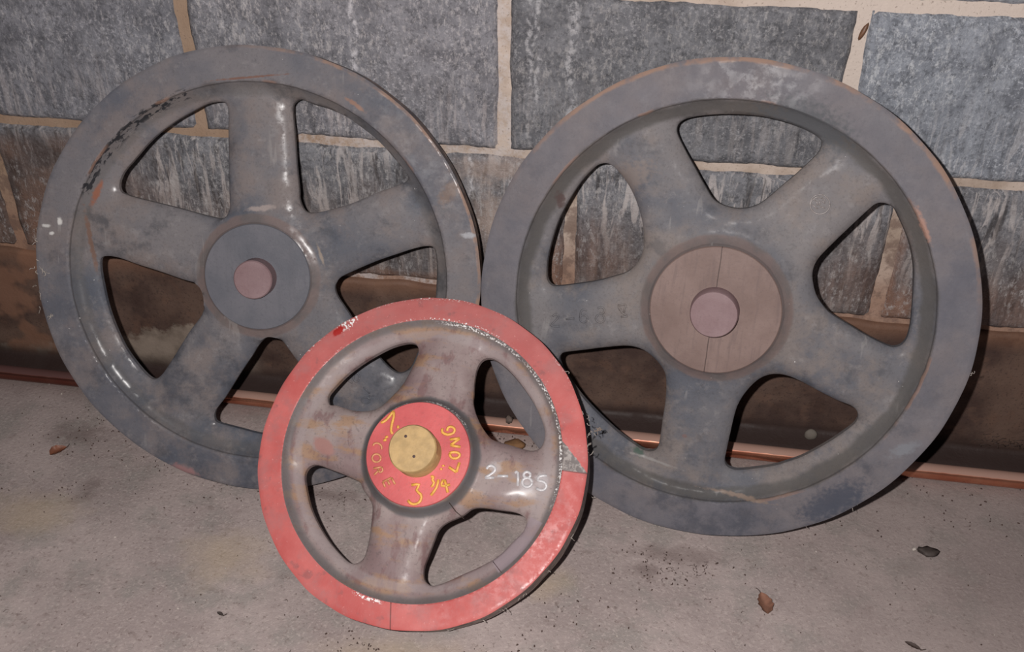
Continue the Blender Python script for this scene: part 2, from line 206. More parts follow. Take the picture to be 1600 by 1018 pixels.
def parge_material():
    k = Mat('brown_stained_render', 'World', rough=0.7, spec=0.3)
    c = k.mix(k.ramp(k.noise(12, 5, 0.6), 0.32, 0.68), srgb(66, 50, 45), srgb(98, 78, 68))
    c = k.mix(k.mul(k.ramp(k.noise(38, 4), 0.52, 0.68), 0.5), c, srgb(100, 76, 64))
    c = k.mix(k.mul(k.ramp(k.noise(260, 3), 0.56, 0.66), 0.4), c, srgb(48, 38, 36))
    # pale crusted patch at the far end, dark line at the foot
    e = k.add(k.add(k.mul(k.x, -0.22), k.mul(k.z, 1.0)), k.mul(k.sub(k.noise(24, 5, 0.65), 0.5), 0.07))
    pa = k.mul(k.ramp(e, 0.205, 0.195), k.ramp(k.x, -0.36, -0.42))
    c = k.mix(k.mul(pa, 0.92), c, k.mix(k.ramp(k.noise(30, 4), 0.35, 0.65), srgb(112, 100, 90), srgb(140, 126, 114)))
    c = k.mix(k.mul(k.ramp(k.noise(15, 3, 0.5, k.scaled((1, 1, 1), (5, 2, 1))), 0.50, 0.60), k.mul(k.ramp(k.x, -0.6, -0.72), 0.75)), c, srgb(128, 94, 76))
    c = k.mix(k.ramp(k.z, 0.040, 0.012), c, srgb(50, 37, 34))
    c = k.mix(k.mul(k.ramp(k.z, 0.172, 0.2), 0.4), c, srgb(134, 96, 74))
    k.color(c)
    k.rough(k.ramp(k.noise(30, 3), 0.3, 0.7, 0.55, 0.85))
    k.bump(k.noise(90, 6, 0.65), 0.5, 0.002)
    return k.m

def floor_material():
    k = Mat('dusty_concrete', 'World', rough=0.85, spec=0.25)
    c = k.mix(k.ramp(k.noise(5, 5, 0.6), 0.34, 0.66), srgb(156, 142, 139), srgb(178, 163, 159))
    c = k.mix(k.mul(k.ramp(k.noise(16, 5, 0.65), 0.46, 0.66), 0.6), c, srgb(144, 138, 133))
    c = k.mix(k.mul(k.ramp(k.noise(36, 6, 0.72, k.scaled((1, 1.6, 1), (8, 4, 2))), 0.54, 0.70), 0.45), c, srgb(126, 110, 105))
    c = k.mix(k.mul(k.ramp(k.noise(240, 4, 0.7), 0.52, 0.64), 0.45), c, srgb(196, 182, 176))
    c = k.mix(k.mul(k.ramp(k.noise(190, 4, 0.7, k.scaled((1, 1, 1), (1, 4, 2))), 0.57, 0.68), 0.6), c, srgb(112, 97, 92))
    for a in ((-0.57, -0.32, 0.07, 0.05), (-0.29, -0.35, 0.06, 0.05), (-0.02, -0.47, 0.10, 0.04), (0.10, -0.33, 0.05, 0.03)):
        c = k.mix(k.mul(k.blob(*a, wob=0.7, scale=25, soft=0.9), 0.45), c, srgb(184, 164, 136))
    for a in ((-0.60, -0.16, 0.05, 0.03), (-0.52, -0.27, 0.02, 0.03), (0.26, -0.26, 0.07, 0.02), (0.47, -0.11, 0.10, 0.02), (0.22, -0.29, 0.02, 0.015), (-0.20, -0.225, 0.05, 0.012)):
        c = k.mix(k.mul(k.blob(*a, wob=0.9, scale=50, soft=0.9), 0.5), c, srgb(110, 94, 90))
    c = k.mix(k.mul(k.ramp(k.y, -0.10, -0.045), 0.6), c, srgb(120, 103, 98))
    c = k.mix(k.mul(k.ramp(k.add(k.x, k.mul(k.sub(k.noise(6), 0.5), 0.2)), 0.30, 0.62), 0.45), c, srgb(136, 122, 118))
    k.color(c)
    k.bump(k.add(k.noise(220, 6, 0.7), k.mul(k.noise(25, 4), 0.8)), 0.55, 0.002)
    return k.m

def grey_paint(name, R, rr, rust, spots, blue=(76, 80, 90), grey=(112, 108, 110), warm=(120, 110, 107), seed=0.0, gloss=0.3, slots=None, groove_=0.4, boss=None, dark=0.6, face=0.2, wearw=0.0028):
    k = Mat(name, rough=0.6, spec=0.3)
    v = k.scaled((1, 1, 1), (seed, seed * 2, 0))
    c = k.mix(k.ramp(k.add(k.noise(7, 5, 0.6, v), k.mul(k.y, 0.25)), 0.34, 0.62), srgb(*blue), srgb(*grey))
    c = k.mix(k.mul(k.ramp(k.noise(13, 5, 0.65, k.scaled((1, 1, 1), (7 + seed, 1, 3))), 0.44, 0.64), 0.75), c, srgb(*warm))
    c = k.mix(k.mul(k.ramp(k.noise(24, 6, 0.7, v), 0.53, 0.70), dark), c, srgb(56, 58, 64))
    c = k.mix(k.mul(k.ramp(k.noise(60, 5, 0.7, v), 0.54, 0.72), 0.40), c, srgb(138, 134, 134))
    c = k.mix(k.mul(k.ramp(k.noise(330, 4, 0.65), 0.52, 0.66), 0.25), c, srgb(70, 64, 62))
    fc = k.mul(k.ramp(k.radius(), rr - 0.001, rr), face)
    c = k.mix(fc, c, k.mix(k.ramp(k.noise(15, 5, 0.65), 0.35, 0.65), srgb(88, 87, 96), srgb(106, 102, 108)))
    # shade of the hollow inside the rim, painted as a darker band
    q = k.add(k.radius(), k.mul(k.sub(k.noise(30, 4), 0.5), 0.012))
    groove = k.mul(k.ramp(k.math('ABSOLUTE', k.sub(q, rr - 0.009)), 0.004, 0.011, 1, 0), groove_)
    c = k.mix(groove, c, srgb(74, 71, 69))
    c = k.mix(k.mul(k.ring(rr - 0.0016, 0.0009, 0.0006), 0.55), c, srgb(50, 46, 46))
    if boss:
        c = k.mix(k.mul(k.ramp(k.add(k.radius(), k.mul(k.sub(k.noise(40, 3), 0.5), 0.006)), boss, boss - 0.004), 0.75), c, k.mix(k.ramp(k.noise(25, 4), 0.4, 0.6), srgb(112, 96, 92), srgb(96, 88, 86)))
        c = k.mix(k.mul(k.ring(boss - 0.0135, 0.0022, 0.001), 0.5), c, srgb(64, 56, 56))
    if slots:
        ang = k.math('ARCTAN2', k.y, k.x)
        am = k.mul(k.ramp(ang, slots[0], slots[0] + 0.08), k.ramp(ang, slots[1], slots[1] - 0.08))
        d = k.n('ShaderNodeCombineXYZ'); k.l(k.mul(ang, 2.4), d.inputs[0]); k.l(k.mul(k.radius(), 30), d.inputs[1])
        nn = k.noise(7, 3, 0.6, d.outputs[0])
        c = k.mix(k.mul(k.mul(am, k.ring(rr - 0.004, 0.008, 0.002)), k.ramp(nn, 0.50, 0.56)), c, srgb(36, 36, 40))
    # bare wood along worn arrises, only where the rust side says
    rx, ry = rust
    side = k.ramp(k.add(k.mul(k.x, rx), k.mul(k.y, ry)), 0.05, 0.20)
    wear = k.mul(k.ramp(k.add(k.radius(), k.mul(k.sub(k.noise(70, 4), 0.5), 0.006)), R - 0.0022 - wearw, R - 0.0018 - wearw * 0.3), k.mul(side, k.ramp(k.noise(22, 4, 0.6), 0.38, 0.56)))
    c = k.mix(k.mul(wear, 0.85), c, srgb(142, 114, 98))
    c = k.mix(k.mul(k.ring(rr, 0.0020, 0.002), k.mul(k.ramp(k.noise(12, 3), 0.56, 0.64), 0.5)), c, srgb(138, 106, 90))
    sc = k.mul(k.ramp(k.noise(60, 3, 0.6, k.scaled((1, 0.12, 1), (2, seed, 0))), 0.64, 0.68), k.ramp(k.noise(9, 3, 0.5, v), 0.5, 0.6))
    c = k.mix(k.mul(sc, 0.3), c, srgb(150, 146, 144))
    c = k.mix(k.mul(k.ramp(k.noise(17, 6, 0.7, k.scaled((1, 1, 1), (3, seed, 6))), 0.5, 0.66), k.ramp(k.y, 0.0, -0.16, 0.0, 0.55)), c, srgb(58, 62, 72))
    for (cx, cy, a_, b_, an, col) in spots:
        c = k.mix(k.mul(k.blob(cx, cy, a_, b_, an, wob=0.8, scale=170, soft=0.6), 0.85), c, srgb(*col))
    dots = k.mul(k.ramp(k.noise(230, 2, 0.5, k.scaled((1, 1, 1), (1, seed, 9))), 0.775, 0.80), 0.9)
    c = k.mix(dots, c, srgb(190, 188, 186))
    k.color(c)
    k.rough(k.ramp(k.noise(14, 4), 0.3, 0.7, 0.58, 0.78))
    k.coat(k.ramp(k.noise(70, 4, 0.7), 0.42, 0.62, 0.0, gloss), 0.24)
    k.bump(k.add(k.noise(120, 6, 0.7), k.mul(k.noise(22, 3), 1.5)), 0.42, 0.0014)
    return k.m

def red_wheel_materials():
    k = Mat('worn_brown_varnish', rough=0.5, spec=0.3)
    c = k.mix(k.ramp(k.noise(9, 5, 0.6), 0.36, 0.64), srgb(124, 104, 104), srgb(150, 136, 133))
    c = k.mix(k.mul(k.ramp(k.noise(14, 5, 0.6, k.scaled((1, 2.6, 1), (3, 1, 0))), 0.50, 0.62), 0.7), c, srgb(152, 118, 88))
    c = k.mix(k.mul(k.ramp(k.noise(24, 4, 0.6, k.scaled((2.2, 1, 1), (1, 6, 0))), 0.54, 0.66), 0.6), c, srgb(108, 76, 76))
    c = k.mix(k.mul(k.ramp(k.noise(260, 4, 0.65), 0.55, 0.66), 0.35), c, srgb(82, 74, 74))
    r = k.radius()
    q = k.add(r, k.mul(k.sub(k.noise(30, 4), 0.5), 0.006))
    c = k.mix(k.mul(k.ring(0.1475, 0.007, 0.003), 0.5), c, srgb(150, 138, 138))
    c = k.mix(k.mul(k.ramp(q, 0.154, 0.160), 0.75), c, srgb(96, 92, 92))
    c = k.mix(k.mul(k.ring(0.0655, 0.007, 0.003), 0.85), c, srgb(88, 88, 90))
    # lighter bare piece let into the hollow
    lp = k.mul(k.ramp(k.math('ABSOLUTE', k.sub(k.math('ARCTAN2', k.y, k.x), -0.585)), 0.225, 0.232, 1, 0), k.mul(k.ramp(r, 0.143, 0.146), k.ramp(r, 0.161, 0.159)))
    c = k.mix(k.mul(lp, 0.75), c, srgb(146, 132, 138))
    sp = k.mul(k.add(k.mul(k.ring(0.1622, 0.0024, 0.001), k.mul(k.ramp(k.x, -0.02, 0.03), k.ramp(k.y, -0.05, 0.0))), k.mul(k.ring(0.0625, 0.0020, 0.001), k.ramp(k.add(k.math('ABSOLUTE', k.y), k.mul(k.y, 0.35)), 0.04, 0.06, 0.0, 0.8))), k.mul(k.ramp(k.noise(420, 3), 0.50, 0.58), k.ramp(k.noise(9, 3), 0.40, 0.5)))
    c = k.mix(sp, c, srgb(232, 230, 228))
    c = k.mix(k.blob(-0.117, -0.003, 0.016, 0.009, -0.4, scale=90), c, srgb(150, 112, 106))
    for bx, by, bw in ((HALO[0][0], HALO[0][1], 0.0085), (HALO[1][0], HALO[1][1], 0.010), (HALO[2][0], HALO[2][1], 0.0095)):
        c = k.mix(k.mul(k.blob(bx, by, bw, 0.0105, 0.0, wob=0.6, scale=220, soft=0.7), 0.55), c, srgb(182, 176, 178))  # glossy highlight around the raised numerals, painted in as pale blobs
    k.color(c)
    k.rough(k.ramp(k.noise(20, 4), 0.3, 0.7, 0.50, 0.70))
    gl = k.blob(HALO[1][0] - 0.004, HALO[1][1] - 0.002, 0.036, 0.018, 0.0, wob=0.3, soft=0.8)
    k.coat(k.add(k.ramp(k.noise(60, 4, 0.7), 0.42, 0.64, 0.0, 0.14), k.mul(gl, 0.8)), 0.26)
    k.bump(k.add(k.noise(160, 5, 0.65), k.mul(k.noise(18, 3), 1.2)), 0.32, 0.0012)
    body = k.m
    k = Mat('chalky_red_paint', rough=0.5, spec=0.35)
    c = k.mix(k.ramp(k.noise(12, 4, 0.6), 0.34, 0.66), srgb(178, 82, 79), srgb(194, 104, 100))
    c = k.mix(k.mul(k.ramp(k.noise(26, 5, 0.65), 0.46, 0.66), 0.6), c, srgb(162, 104, 103))
    c = k.mix(k.mul(k.ramp(k.add(k.y, k.mul(k.noise(14, 4), 0.1)), 0.10, 0.23), 0.35), c, srgb(150, 108, 106))
    c = k.mix(k.mul(k.ramp(k.noise(45, 4), 0.60, 0.70), 0.5), c, srgb(124, 84, 84))
    c = k.mix(k.mul(k.ramp(k.noise(280, 3), 0.66, 0.72), 0.4), c, srgb(216, 150, 146))
    r = k.radius()
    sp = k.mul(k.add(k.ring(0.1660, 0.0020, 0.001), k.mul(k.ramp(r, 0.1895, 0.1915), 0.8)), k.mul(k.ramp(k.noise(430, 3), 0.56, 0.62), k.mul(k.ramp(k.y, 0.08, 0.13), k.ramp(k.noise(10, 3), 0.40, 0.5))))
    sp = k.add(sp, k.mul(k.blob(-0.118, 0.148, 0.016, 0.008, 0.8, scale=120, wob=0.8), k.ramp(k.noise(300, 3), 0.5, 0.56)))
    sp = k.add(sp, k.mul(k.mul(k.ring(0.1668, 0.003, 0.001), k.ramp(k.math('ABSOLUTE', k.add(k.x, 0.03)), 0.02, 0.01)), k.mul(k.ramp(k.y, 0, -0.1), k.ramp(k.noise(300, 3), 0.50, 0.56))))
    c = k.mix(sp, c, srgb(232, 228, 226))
    # side of the rim is bare and dusty
    side = k.ramp(k.z, -0.0022, -0.0034)
    c = k.mix(k.mul(side, k.ramp(r, 0.17, 0.185)), c, k.mix(k.ramp(k.noise(60, 4), 0.4, 0.6), srgb(92, 82, 78), srgb(140, 124, 116)))
    # flaked wedge with no paint left
    w = k.mul(k.ramp(k.y, 0.0042, 0.0050), k.ramp(k.add(k.add(k.y, k.mul(k.x, 1.02)), k.mul(k.sub(k.noise(120, 3), 0.5), 0.008)), 0.2022, 0.2012))
    w = k.mul(w, k.ramp(k.x, 0.150, 0.155))
    c = k.mix(w, c, k.mix(k.ramp(k.noise(150, 3), 0.45, 0.6), srgb(104, 96, 94), srgb(150, 142, 138)))
    line = k.mul(k.ramp(k.math('ABSOLUTE', k.sub(k.x, k.add(-0.030, k.mul(k.y, -0.165)))), 0.0004, 0.0011, 1, 0), k.ramp(k.y, -0.15, -0.16))
    line2 = k.mul(k.ramp(k.math('ABSOLUTE', k.sub(k.y, 0.0042)), 0.0003, 0.0009, 1, 0), k.ramp(k.x, 0.16, 0.165))
    c = k.mix(k.mul(k.add(line, line2), 0.75), c, srgb(90, 48, 46))
    c = k.mix(k.blob(-0.127, 0.137, 0.010, 0.005, 0.8, scale=160), c, srgb(160, 34, 30))
    k.color(c)
    k.rough(k.ramp(k.noise(16, 4), 0.3, 0.7, 0.5, 0.65))
    k.coat(k.ramp(k.noise(110, 5, 0.7), 0.42, 0.62, 0.0, 0.4), 0.28)
    k.bump(k.add(k.noise(140, 5, 0.6), k.mul(k.noise(25, 3), 1.2)), 0.25, 0.001)
    return body, k.m

def wood_disc(name, a, b, dark, rough=0.5, split=False):
    k = Mat(name, rough=rough, spec=0.4)
    c = k.mix(k.ramp(k.noise(14, 4, 0.6), 0.35, 0.65), srgb(*a), srgb(*b))
    c = k.mix(k.mul(k.ramp(k.noise(120, 4, 0.6, k.scaled((1, 0.12, 1))), 0.5, 0.70), 0.5 if split else 0.18), c, srgb(*dark))
    c = k.mix(k.mul(k.ramp(k.noise(300, 3), 0.56, 0.66), 0.25), c, srgb(*dark))
    if split:
        q = k.math('ABSOLUTE', k.sub(k.x, k.add(-0.002, k.mul(k.sub(k.noise(30), 0.5), 0.003))))
        c = k.mix(k.mul(k.ramp(q, 0.0003, 0.0009, 1, 0), 0.8), c, srgb(60, 45, 42))
    k.color(c)
    k.bump(k.noise(160, 5, 0.6), 0.25, 0.001)
    return k.m

# ---------------------------------------------------------------- object helpers
def link(name, verts, faces, mat, parent=None, smooth=True, loc=None):
    me = bpy.data.meshes.new(name)
    me.from_pydata([tuple(v) for v in verts], [], [tuple(f) for f in faces])
    if mat: me.materials.append(mat)
    if smooth: me.shade_smooth()
    me.update()
    o = bpy.data.objects.new(name, me)
    C.objects.link(o)
    if parent: o.parent = parent
    if loc is not None: o.location = loc
    return o

def tag(o, label=None, cat=None, group=None, kind=None):
    for key, v in (('label', label), ('category', cat), ('group', group), ('kind', kind)):
        if v: o[key] = v
    return o

def tube_data(pts, rad, sides=8, flat=1.0, caps=True, up=None):
    pts = [Vector(p) for p in pts]
    rads = rad if isinstance(rad, (list, tuple)) else [rad] * len(pts)
    V, F = [], []
    up = Vector(up) if up else Vector((0, 0, 1))
    n = len(pts)
    for i, p in enumerate(pts):
        d = (pts[min(i + 1, n - 1)] - pts[max(i - 1, 0)])
        d = d.normalized() if d.length > 1e-9 else Vector((1, 0, 0))
        s = d.cross(up)
        s = s.normalized() if s.length > 1e-4 else d.orthogonal().normalized()
        t = s.cross(d).normalized()
        for k in range(sides):
            a = 2 * math.pi * k / sides
            V.append(p + s * math.cos(a) * rads[i] + t * math.sin(a) * rads[i] * flat)
    for i in range(n - 1):
        for k in range(sides):
            k2 = (k + 1) % sides
            F.append((i * sides + k, i * sides + k2, (i + 1) * sides + k2, (i + 1) * sides + k))
    if caps:
        F.append(tuple(reversed(range(sides)))); F.append(tuple(range((n - 1) * sides, n * sides)))
    return V, F

def join(parts):
    V, F = [], []
    for v, f in parts:
        o = len(V); V += list(v); F += [tuple(i + o for i in q) for q in f]
    return V, F

def fbm(x, y, seed=0, octaves=((3.1, 1.0), (7.7, 0.5), (17.3, 0.25))):
    """cheap smooth value field for numpy arrays"""
    s = 0
    for j, (f, a) in enumerate(octaves):
        p = seed * 1.7 + j * 2.3
        s = s + a * (np.sin(f * x * 6.1 + p + 1.3 * np.sin(f * y * 4.3 + p)) * np.cos(f * y * 5.7 - p + 1.1 * np.sin(f * x * 3.9 + 2 * p)))
    return s

# ---------------------------------------------------------------- setting
M_BLOCK = block_material(); M_MORTAR = mortar_material(); M_PARGE = parge_material(); M_FLOOR = floor_material()
XL, XR = -1.55, 1.45
COURSE, BLOCK = 0.2032, 0.4064

# floor
fx = np.linspace(XL, XR, 121); fy = np.linspace(-1.55, 0.01, 81)
V = [(a, b, 0.0009 * float(fbm(np.array(a * 1.2), np.array(b * 1.2), 2)) - 0.0012) for b in fy for a in fx]
F = [(j * 121 + i, j * 121 + i + 1, (j + 1) * 121 + i + 1, (j + 1) * 121 + i) for j in range(80) for i in range(120)]
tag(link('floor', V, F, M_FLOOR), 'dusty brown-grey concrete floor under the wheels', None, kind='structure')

# back wall: mortar bed with a block for every unit
def box(x0, x1, y0, y1, z0, z1):
    v = [(x, y, z) for z in (z0, z1) for y in (y0, y1) for x in (x0, x1)]
    return v, [(0, 2, 3, 1), (4, 5, 7, 6), (0, 1, 5, 4), (2, 6, 7, 3), (0, 4, 6, 2), (1, 3, 7, 5)]
v, f = box(XL, XR, 0.0035, 0.20, -0.02, 4 * COURSE)
wall = tag(link('wall_back', v, f, M_MORTAR, smooth=False), 'grey concrete block wall with tan mortar joints', None, kind='structure')

def make_block(x0, x1, z0, z1, seed, tint):
    """one split-faced block with uneven face and worn arrises"""
    nx = max(4, int((x1 - x0) / 0.0065)); nz = max(3, int((z1 - z0) / 0.0065))
    xs = np.linspace(0, x1 - x0, nx + 1); zs = np.linspace(0, z1 - z0, nz + 1)
    X, Z = np.meshgrid(xs, zs)
    e = np.minimum(np.minimum(X, x1 - x0 - X), np.minimum(Z, z1 - z0 - Z))
    d = 0.0011 * fbm(X * 3, Z * 3, seed) + 0.0006 * fbm(X * 14, Z * 9, seed + 3)
    Y = -0.0020 - d + 0.0062 * np.clip(1 - e / 0.006, 0, 1) ** 2
    # wavy outline
    wx = 0.0008 * fbm(Z * 3 + seed, X * 0 + seed, seed); wz = 0.0008 * fbm(X * 2.5 + seed, X * 0, seed + 5)
    X2 = X + wx * (np.abs(X / (x1 - x0) - 0.5) * 2) ** 8; Z2 = Z + wz * (np.abs(Z / (z1 - z0) - 0.5) * 2) ** 6
    V = np.stack([X2, Y, Z2], -1).reshape(-1, 3).tolist()
    W = nx + 1
    F = [(j * W + i, j * W + i + 1, (j + 1) * W + i + 1, (j + 1) * W + i) for j in range(nz) for i in range(nx)]
    rim = [i for i in range(W)] + [(j) * W + nx for j in range(1, nz + 1)] + [nz * W + i for i in range(nx - 1, -1, -1)] + [j * W for j in range(nz - 1, 0, -1)]
    o = len(V)
    V += [(V[i][0], 0.02, V[i][2]) for i in rim]
    n = len(rim)
    F += [(rim[(k + 1) % n], rim[k], o + k, o + (k + 1) % n) for k in range(n)]
    b = link('concrete_block', V, F, M_BLOCK, wall, loc=(x0, 0, z0))
    b.color = tint
    return b

offs = {1: 0.0877, 2: 0.0, 3: 0.235}
seed = 0
for row in (1, 2, 3):
    z0 = row * COURSE
    k = -4
    while True:
        x0 = offs[row] + k * BLOCK; x1 = x0 + BLOCK
        k += 1
        if x1 < XL + 0.05: continue
        if x0 > XR - 0.05: break
        jl = jr = 0.0075
        seed += 1
        g = RNG.uniform(0.96, 1.04) * (0.86 if (row == 2 and -0.1 < x0 < 0.3) else 1.0)
        tint = (g, g, g * 1.01, 1)
        if row == 2 and x0 > 0.3: tint = (1.28, 1.36, 1.44, 1)
        if row == 3 and x0 > 0.2: tint = (1.30, 1.36, 1.42, 1)
        if row == 2 and -0.6 < x0 < -0.2: tint = (1.10, 1.08, 1.10, 1)
        if row == 2 and x0 < -0.6: tint = (1.08, 1.08, 1.12, 1)
        make_block(max(x0, XL) + jl, min(x1, XR) - jr, z0 + (0.0065 if row != 2 else 0.0050), z0 + COURSE - (0.0065 if row != 1 else 0.0045), seed, tint)

# smooth rendered base course
nx, nz = 240, 56
V = []
for j in range(nz + 1):
    for i in range(nx + 1):
        xx = XL + (XR - XL) * i / nx
        top = 0.203 + 0.0018 * math.sin(xx * 31) + 0.0012 * math.sin(xx * 83 + 1)
        zz = -0.01 + (top + 0.01) * j / nz
        foot = max(0.0, 1 - max(zz, 0) / 0.016) ** 1.3 * (0.034 if xx > -0.36 else 0.030)
        V.append((xx, -foot - 0.0035 - 0.0010 * math.sin(xx * 9 + zz * 22) - 0.0005 * math.sin(xx * 47 + zz * 61) + (0.004 if j == nz else 0), zz))
W = nx + 1
F = [(j * W + i, j * W + i + 1, (j + 1) * W + i + 1, (j + 1) * W + i) for j in range(nz) for i in range(nx)]
o = len(V); V += [(V[nz * W + i][0], 0.05, V[nz * W + i][2]) for i in range(W)]
F += [(nz * W + i, nz * W + i + 1, o + i + 1, o + i) for i in range(nx)]
tag(link('trim_1', V, F, M_PARGE), 'smooth brown-stained rendered base of the block wall', None, kind='structure')

# ---------------------------------------------------------------- wheels
def catmull(pts, step):
    n = len(pts); P = [Vector(p) for p in pts]; out = []
    for i in range(n):
        a, b, c, d = P[i - 1], P[i], P[(i + 1) % n], P[(i + 2) % n]
        k = max(1, int((c - b).length / step + 0.5))
        for j in range(k):
            t = j / k
            out.append(0.5 * ((2 * b) + (c - a) * t + (2 * a - 5 * b + 4 * c - d) * t * t + (3 * b - a - 3 * c + d) * t ** 3))
    return np.array([(p.x, p.y) for p in out])

def seg_dist(P, poly):
    A = poly; B = np.roll(poly, -1, 0); best = np.full(len(P), 1e9)
    for a, b in zip(A, B):
        ab = b - a; L = ab @ ab
        t = np.clip(((P - a) @ ab) / max(L, 1e-12), 0, 1)
        best = np.minimum(best, np.hypot(*(P - (a + t[:, None] * ab)).T))
    return best

def inside(P, poly):
    x, y = P.T; r = np.zeros(len(P), bool); n = len(poly)
    for i in range(n):
        x1, y1 = poly[i]; x2, y2 = poly[(i + 1) % n]
        if y1 == y2: continue
        c = ((y1 > y) != (y2 > y)) & (x < (x2 - x1) * (y - y1) / (y2 - y1) + x1)
        r ^= c
    return r

class Wheel:
    """a spoked wheel pattern: rim, spokes and boss are pieces of one height field"""
    def __init__(s, R, T, rr, E, Cr, back, rd, hd, rb, holes, w, angles, step=0.0034, seed=1, boss_low=None):
        s.R, s.T, s.rr, s.E, s.Cr, s.back, s.rd, s.hd, s.rb, s.w = R, T, rr, E, Cr, back, rd, hd, rb, w
        s.holes = [catmull(h, 0.0028) for h in holes]
        s.rh = float(np.mean([np.hypot(*h.T).max() for h in s.holes]))
        s.angles = angles; s.seed = seed; s.step = step
        s.build()
    def height(s, P):
        r = np.hypot(*P.T)
        dh = np.full(len(P), 1e9)
        for h in s.holes: dh = np.minimum(dh, seg_dist(P, h))
        w = s.w + (0.020) * np.clip((r - (s.rh - 0.035)) / 0.035, 0, 1)
        q = np.clip((dh + 0.003) / (w + 0.003), 0, 1); q0 = 0.003 / (w + 0.003)
        prof = lambda t_: np.sqrt(np.clip(1 - (1 - t_) ** 2.2, 0, 1))
        web = s.E + (s.Cr - s.E) * (prof(q) - prof(q0)) / (1 - prof(q0))
        t = np.clip((s.rr - 0.0018 - r) / (s.rr - 0.0018 - s.rh + 0.002), 0, 1)
        rim = -0.0035 + (s.E - 0.001 + 0.0035) * (t ** 0.85)
        rim = np.where(r < s.rh - 0.002, s.E - 0.001 - (s.rh - 0.002 - r) * 0.5, rim)
        hub_t = np.clip((r - s.rd) / (s.rb - s.rd), 0, 1)
        low = s.Cr - 0.0015
        hub = (s.hd - 0.0022) + (low - s.hd + 0.0022) * (hub_t ** 1.0 * (1.25 - 0.25 * hub_t))
        hub = np.where(r > s.rb, low - (r - s.rb) * 1.2, hub)
        sm = lambda a, b, k: 0.5 * (a + b + np.sqrt((a - b) ** 2 + k * k))
        z = sm(web, rim, 0.0025); z = sm(z, hub, 0.0025)
        z = z + 0.0004 * fbm(P[:, 0] * 2.2, P[:, 1] * 2.2, s.seed)
        edge = dh < 1e-5
        z = np.where(edge, np.minimum(z, s.E) - 0.0006, z)
        face = r >= s.rr - 1e-6
        zf = 0.0005 * fbm(P[:, 0] * 1.7, P[:, 1] * 1.7, s.seed + 4) - 0.0010 * (np.clip((r - s.R + 0.0022) / 0.0022, 0, 1)) ** 2
        return np.where(face, zf, z)
    def build(s):
        circ = lambda r, n, p=0: [(r * math.cos(2 * math.pi * (i + p) / n), r * math.sin(2 * math.pi * (i + p) / n)) for i in range(n)]
        pts, edges = [], []
        def loop(L):
            o = len(pts); pts.extend(L); edges.extend((o + i, o + (i + 1) % len(L)) for i in range(len(L)))
        n = int(2 * math.pi * s.R / s.step)
        # slightly hand-made outer edge
        outer = []
        for i in range(n):
            a = 2 * math.pi * i / n
            r = s.R + 0.0004 * math.sin(a * 7 + s.seed) + 0.0003 * math.sin(a * 23 + 2 * s.seed)
            outer.append((r * math.cos(a), r * math.sin(a)))
        loop(outer)
        for h in s.holes: loop([tuple(p) for p in h])
        fixed = []
        for r in (s.rr, s.rr - 0.0018):
            loop(circ(r, n))
            fixed.append(r)
        for r in (s.R - 0.0022, s.rd, s.rd - 0.003):
            loop(circ(r, max(24, int(2 * math.pi * r / s.step)), 0.5)); fixed.append(r)
        hp = np.concatenate(s.holes)
        # grid fill
        G = []
        r = s.step
        while r < s.R - 0.004:
            if min(abs(r - q) for q in fixed) > s.step * 0.45:
                G += circ(r, max(6, int(2 * math.pi * r / s.step)), r * 777 % 1)
            r += s.step * 0.9
        G = np.array(G)
        dh = np.full(len(G), 1e9); ins = np.zeros(len(G), bool)
        for h in s.holes:
            dh = np.minimum(dh, seg_dist(G, h)); ins |= inside(G, h)
        G = G[(dh > 0.0022) & ~ins]
        pts.extend(map(tuple, G))
        # a closer row round each opening for a crisp arris
        for h in s.holes:
            t = np.roll(h, -1, 0) - np.roll(h, 1, 0); nn = np.stack([t[:, 1], -t[:, 0]], 1); nn /= np.linalg.norm(nn, axis=1)[:, None]
            c = h.mean(0)
            sg = np.sign(((h - c) * nn).sum(1).mean()); Q = h + nn * sg * 0.0012
            pts.extend(map(tuple, Q))
        res = delaunay_2d_cdt([Vector(p) for p in pts], edges, [], 0, 1e-7)
        V2 = np.array([(v.x, v.y) for v in res[0]]); F = np.array([list(f) for f in res[2] if len(f) == 3])
        cen = V2[F].mean(1)
        keep = np.ones(len(F), bool)
        for h in s.holes: keep &= ~inside(cen, h)
        F = F[keep]
        a = V2[F[:, 1]] - V2[F[:, 0]]; b = V2[F[:, 2]] - V2[F[:, 0]]
        flip = (a[:, 0] * b[:, 1] - a[:, 1] * b[:, 0]) < 0
        F[flip] = F[flip][:, ::-1]
        z = s.height(V2)
        r = np.hypot(*V2.T)
        zb = np.where(r > s.rh, -s.T, np.where(r < s.rb, -s.T, s.back))
        t = np.clip((r - s.rh) / 0.010, 0, 1); zb = np.where(r > s.rb, s.back + (-s.T - s.back) * t, zb)
        N = len(V2)
        V3 = np.concatenate([np.c_[V2, z], np.c_[V2, zb]])
        # boundary edges
        from collections import Counter
        cnt = {}
        for f in F.tolist():
            for i in range(3):
                e = (f[i], f[(i + 1) % 3]); cnt[e] = 1
        bd = [e for e in cnt if (e[1], e[0]) not in cnt]
        # ridge line half way down the opening walls
        faces = [tuple(f) for f in F.tolist()] + [(c + N, b + N, a + N) for a, b, c in F.tolist()] + [(b, a, a + N, b + N) for a, b in bd]
        cen3 = np.array([V3[list(f)].mean(0) for f in faces])
        s.V, s.F, s.cen = V3, faces, cen3
        me = bpy.data.meshes.new('tmp'); me.from_pydata(V3.tolist(), [], faces); me.update()
        # vertex normals of the front only, so arrises stay crisp and pieces meet without a seam
        fn = np.array([p.normal[:] for p in me.polygons]); ar = np.array([p.area for p in me.polygons])
        nf = len(F)
        vn = np.zeros((len(V3), 3))
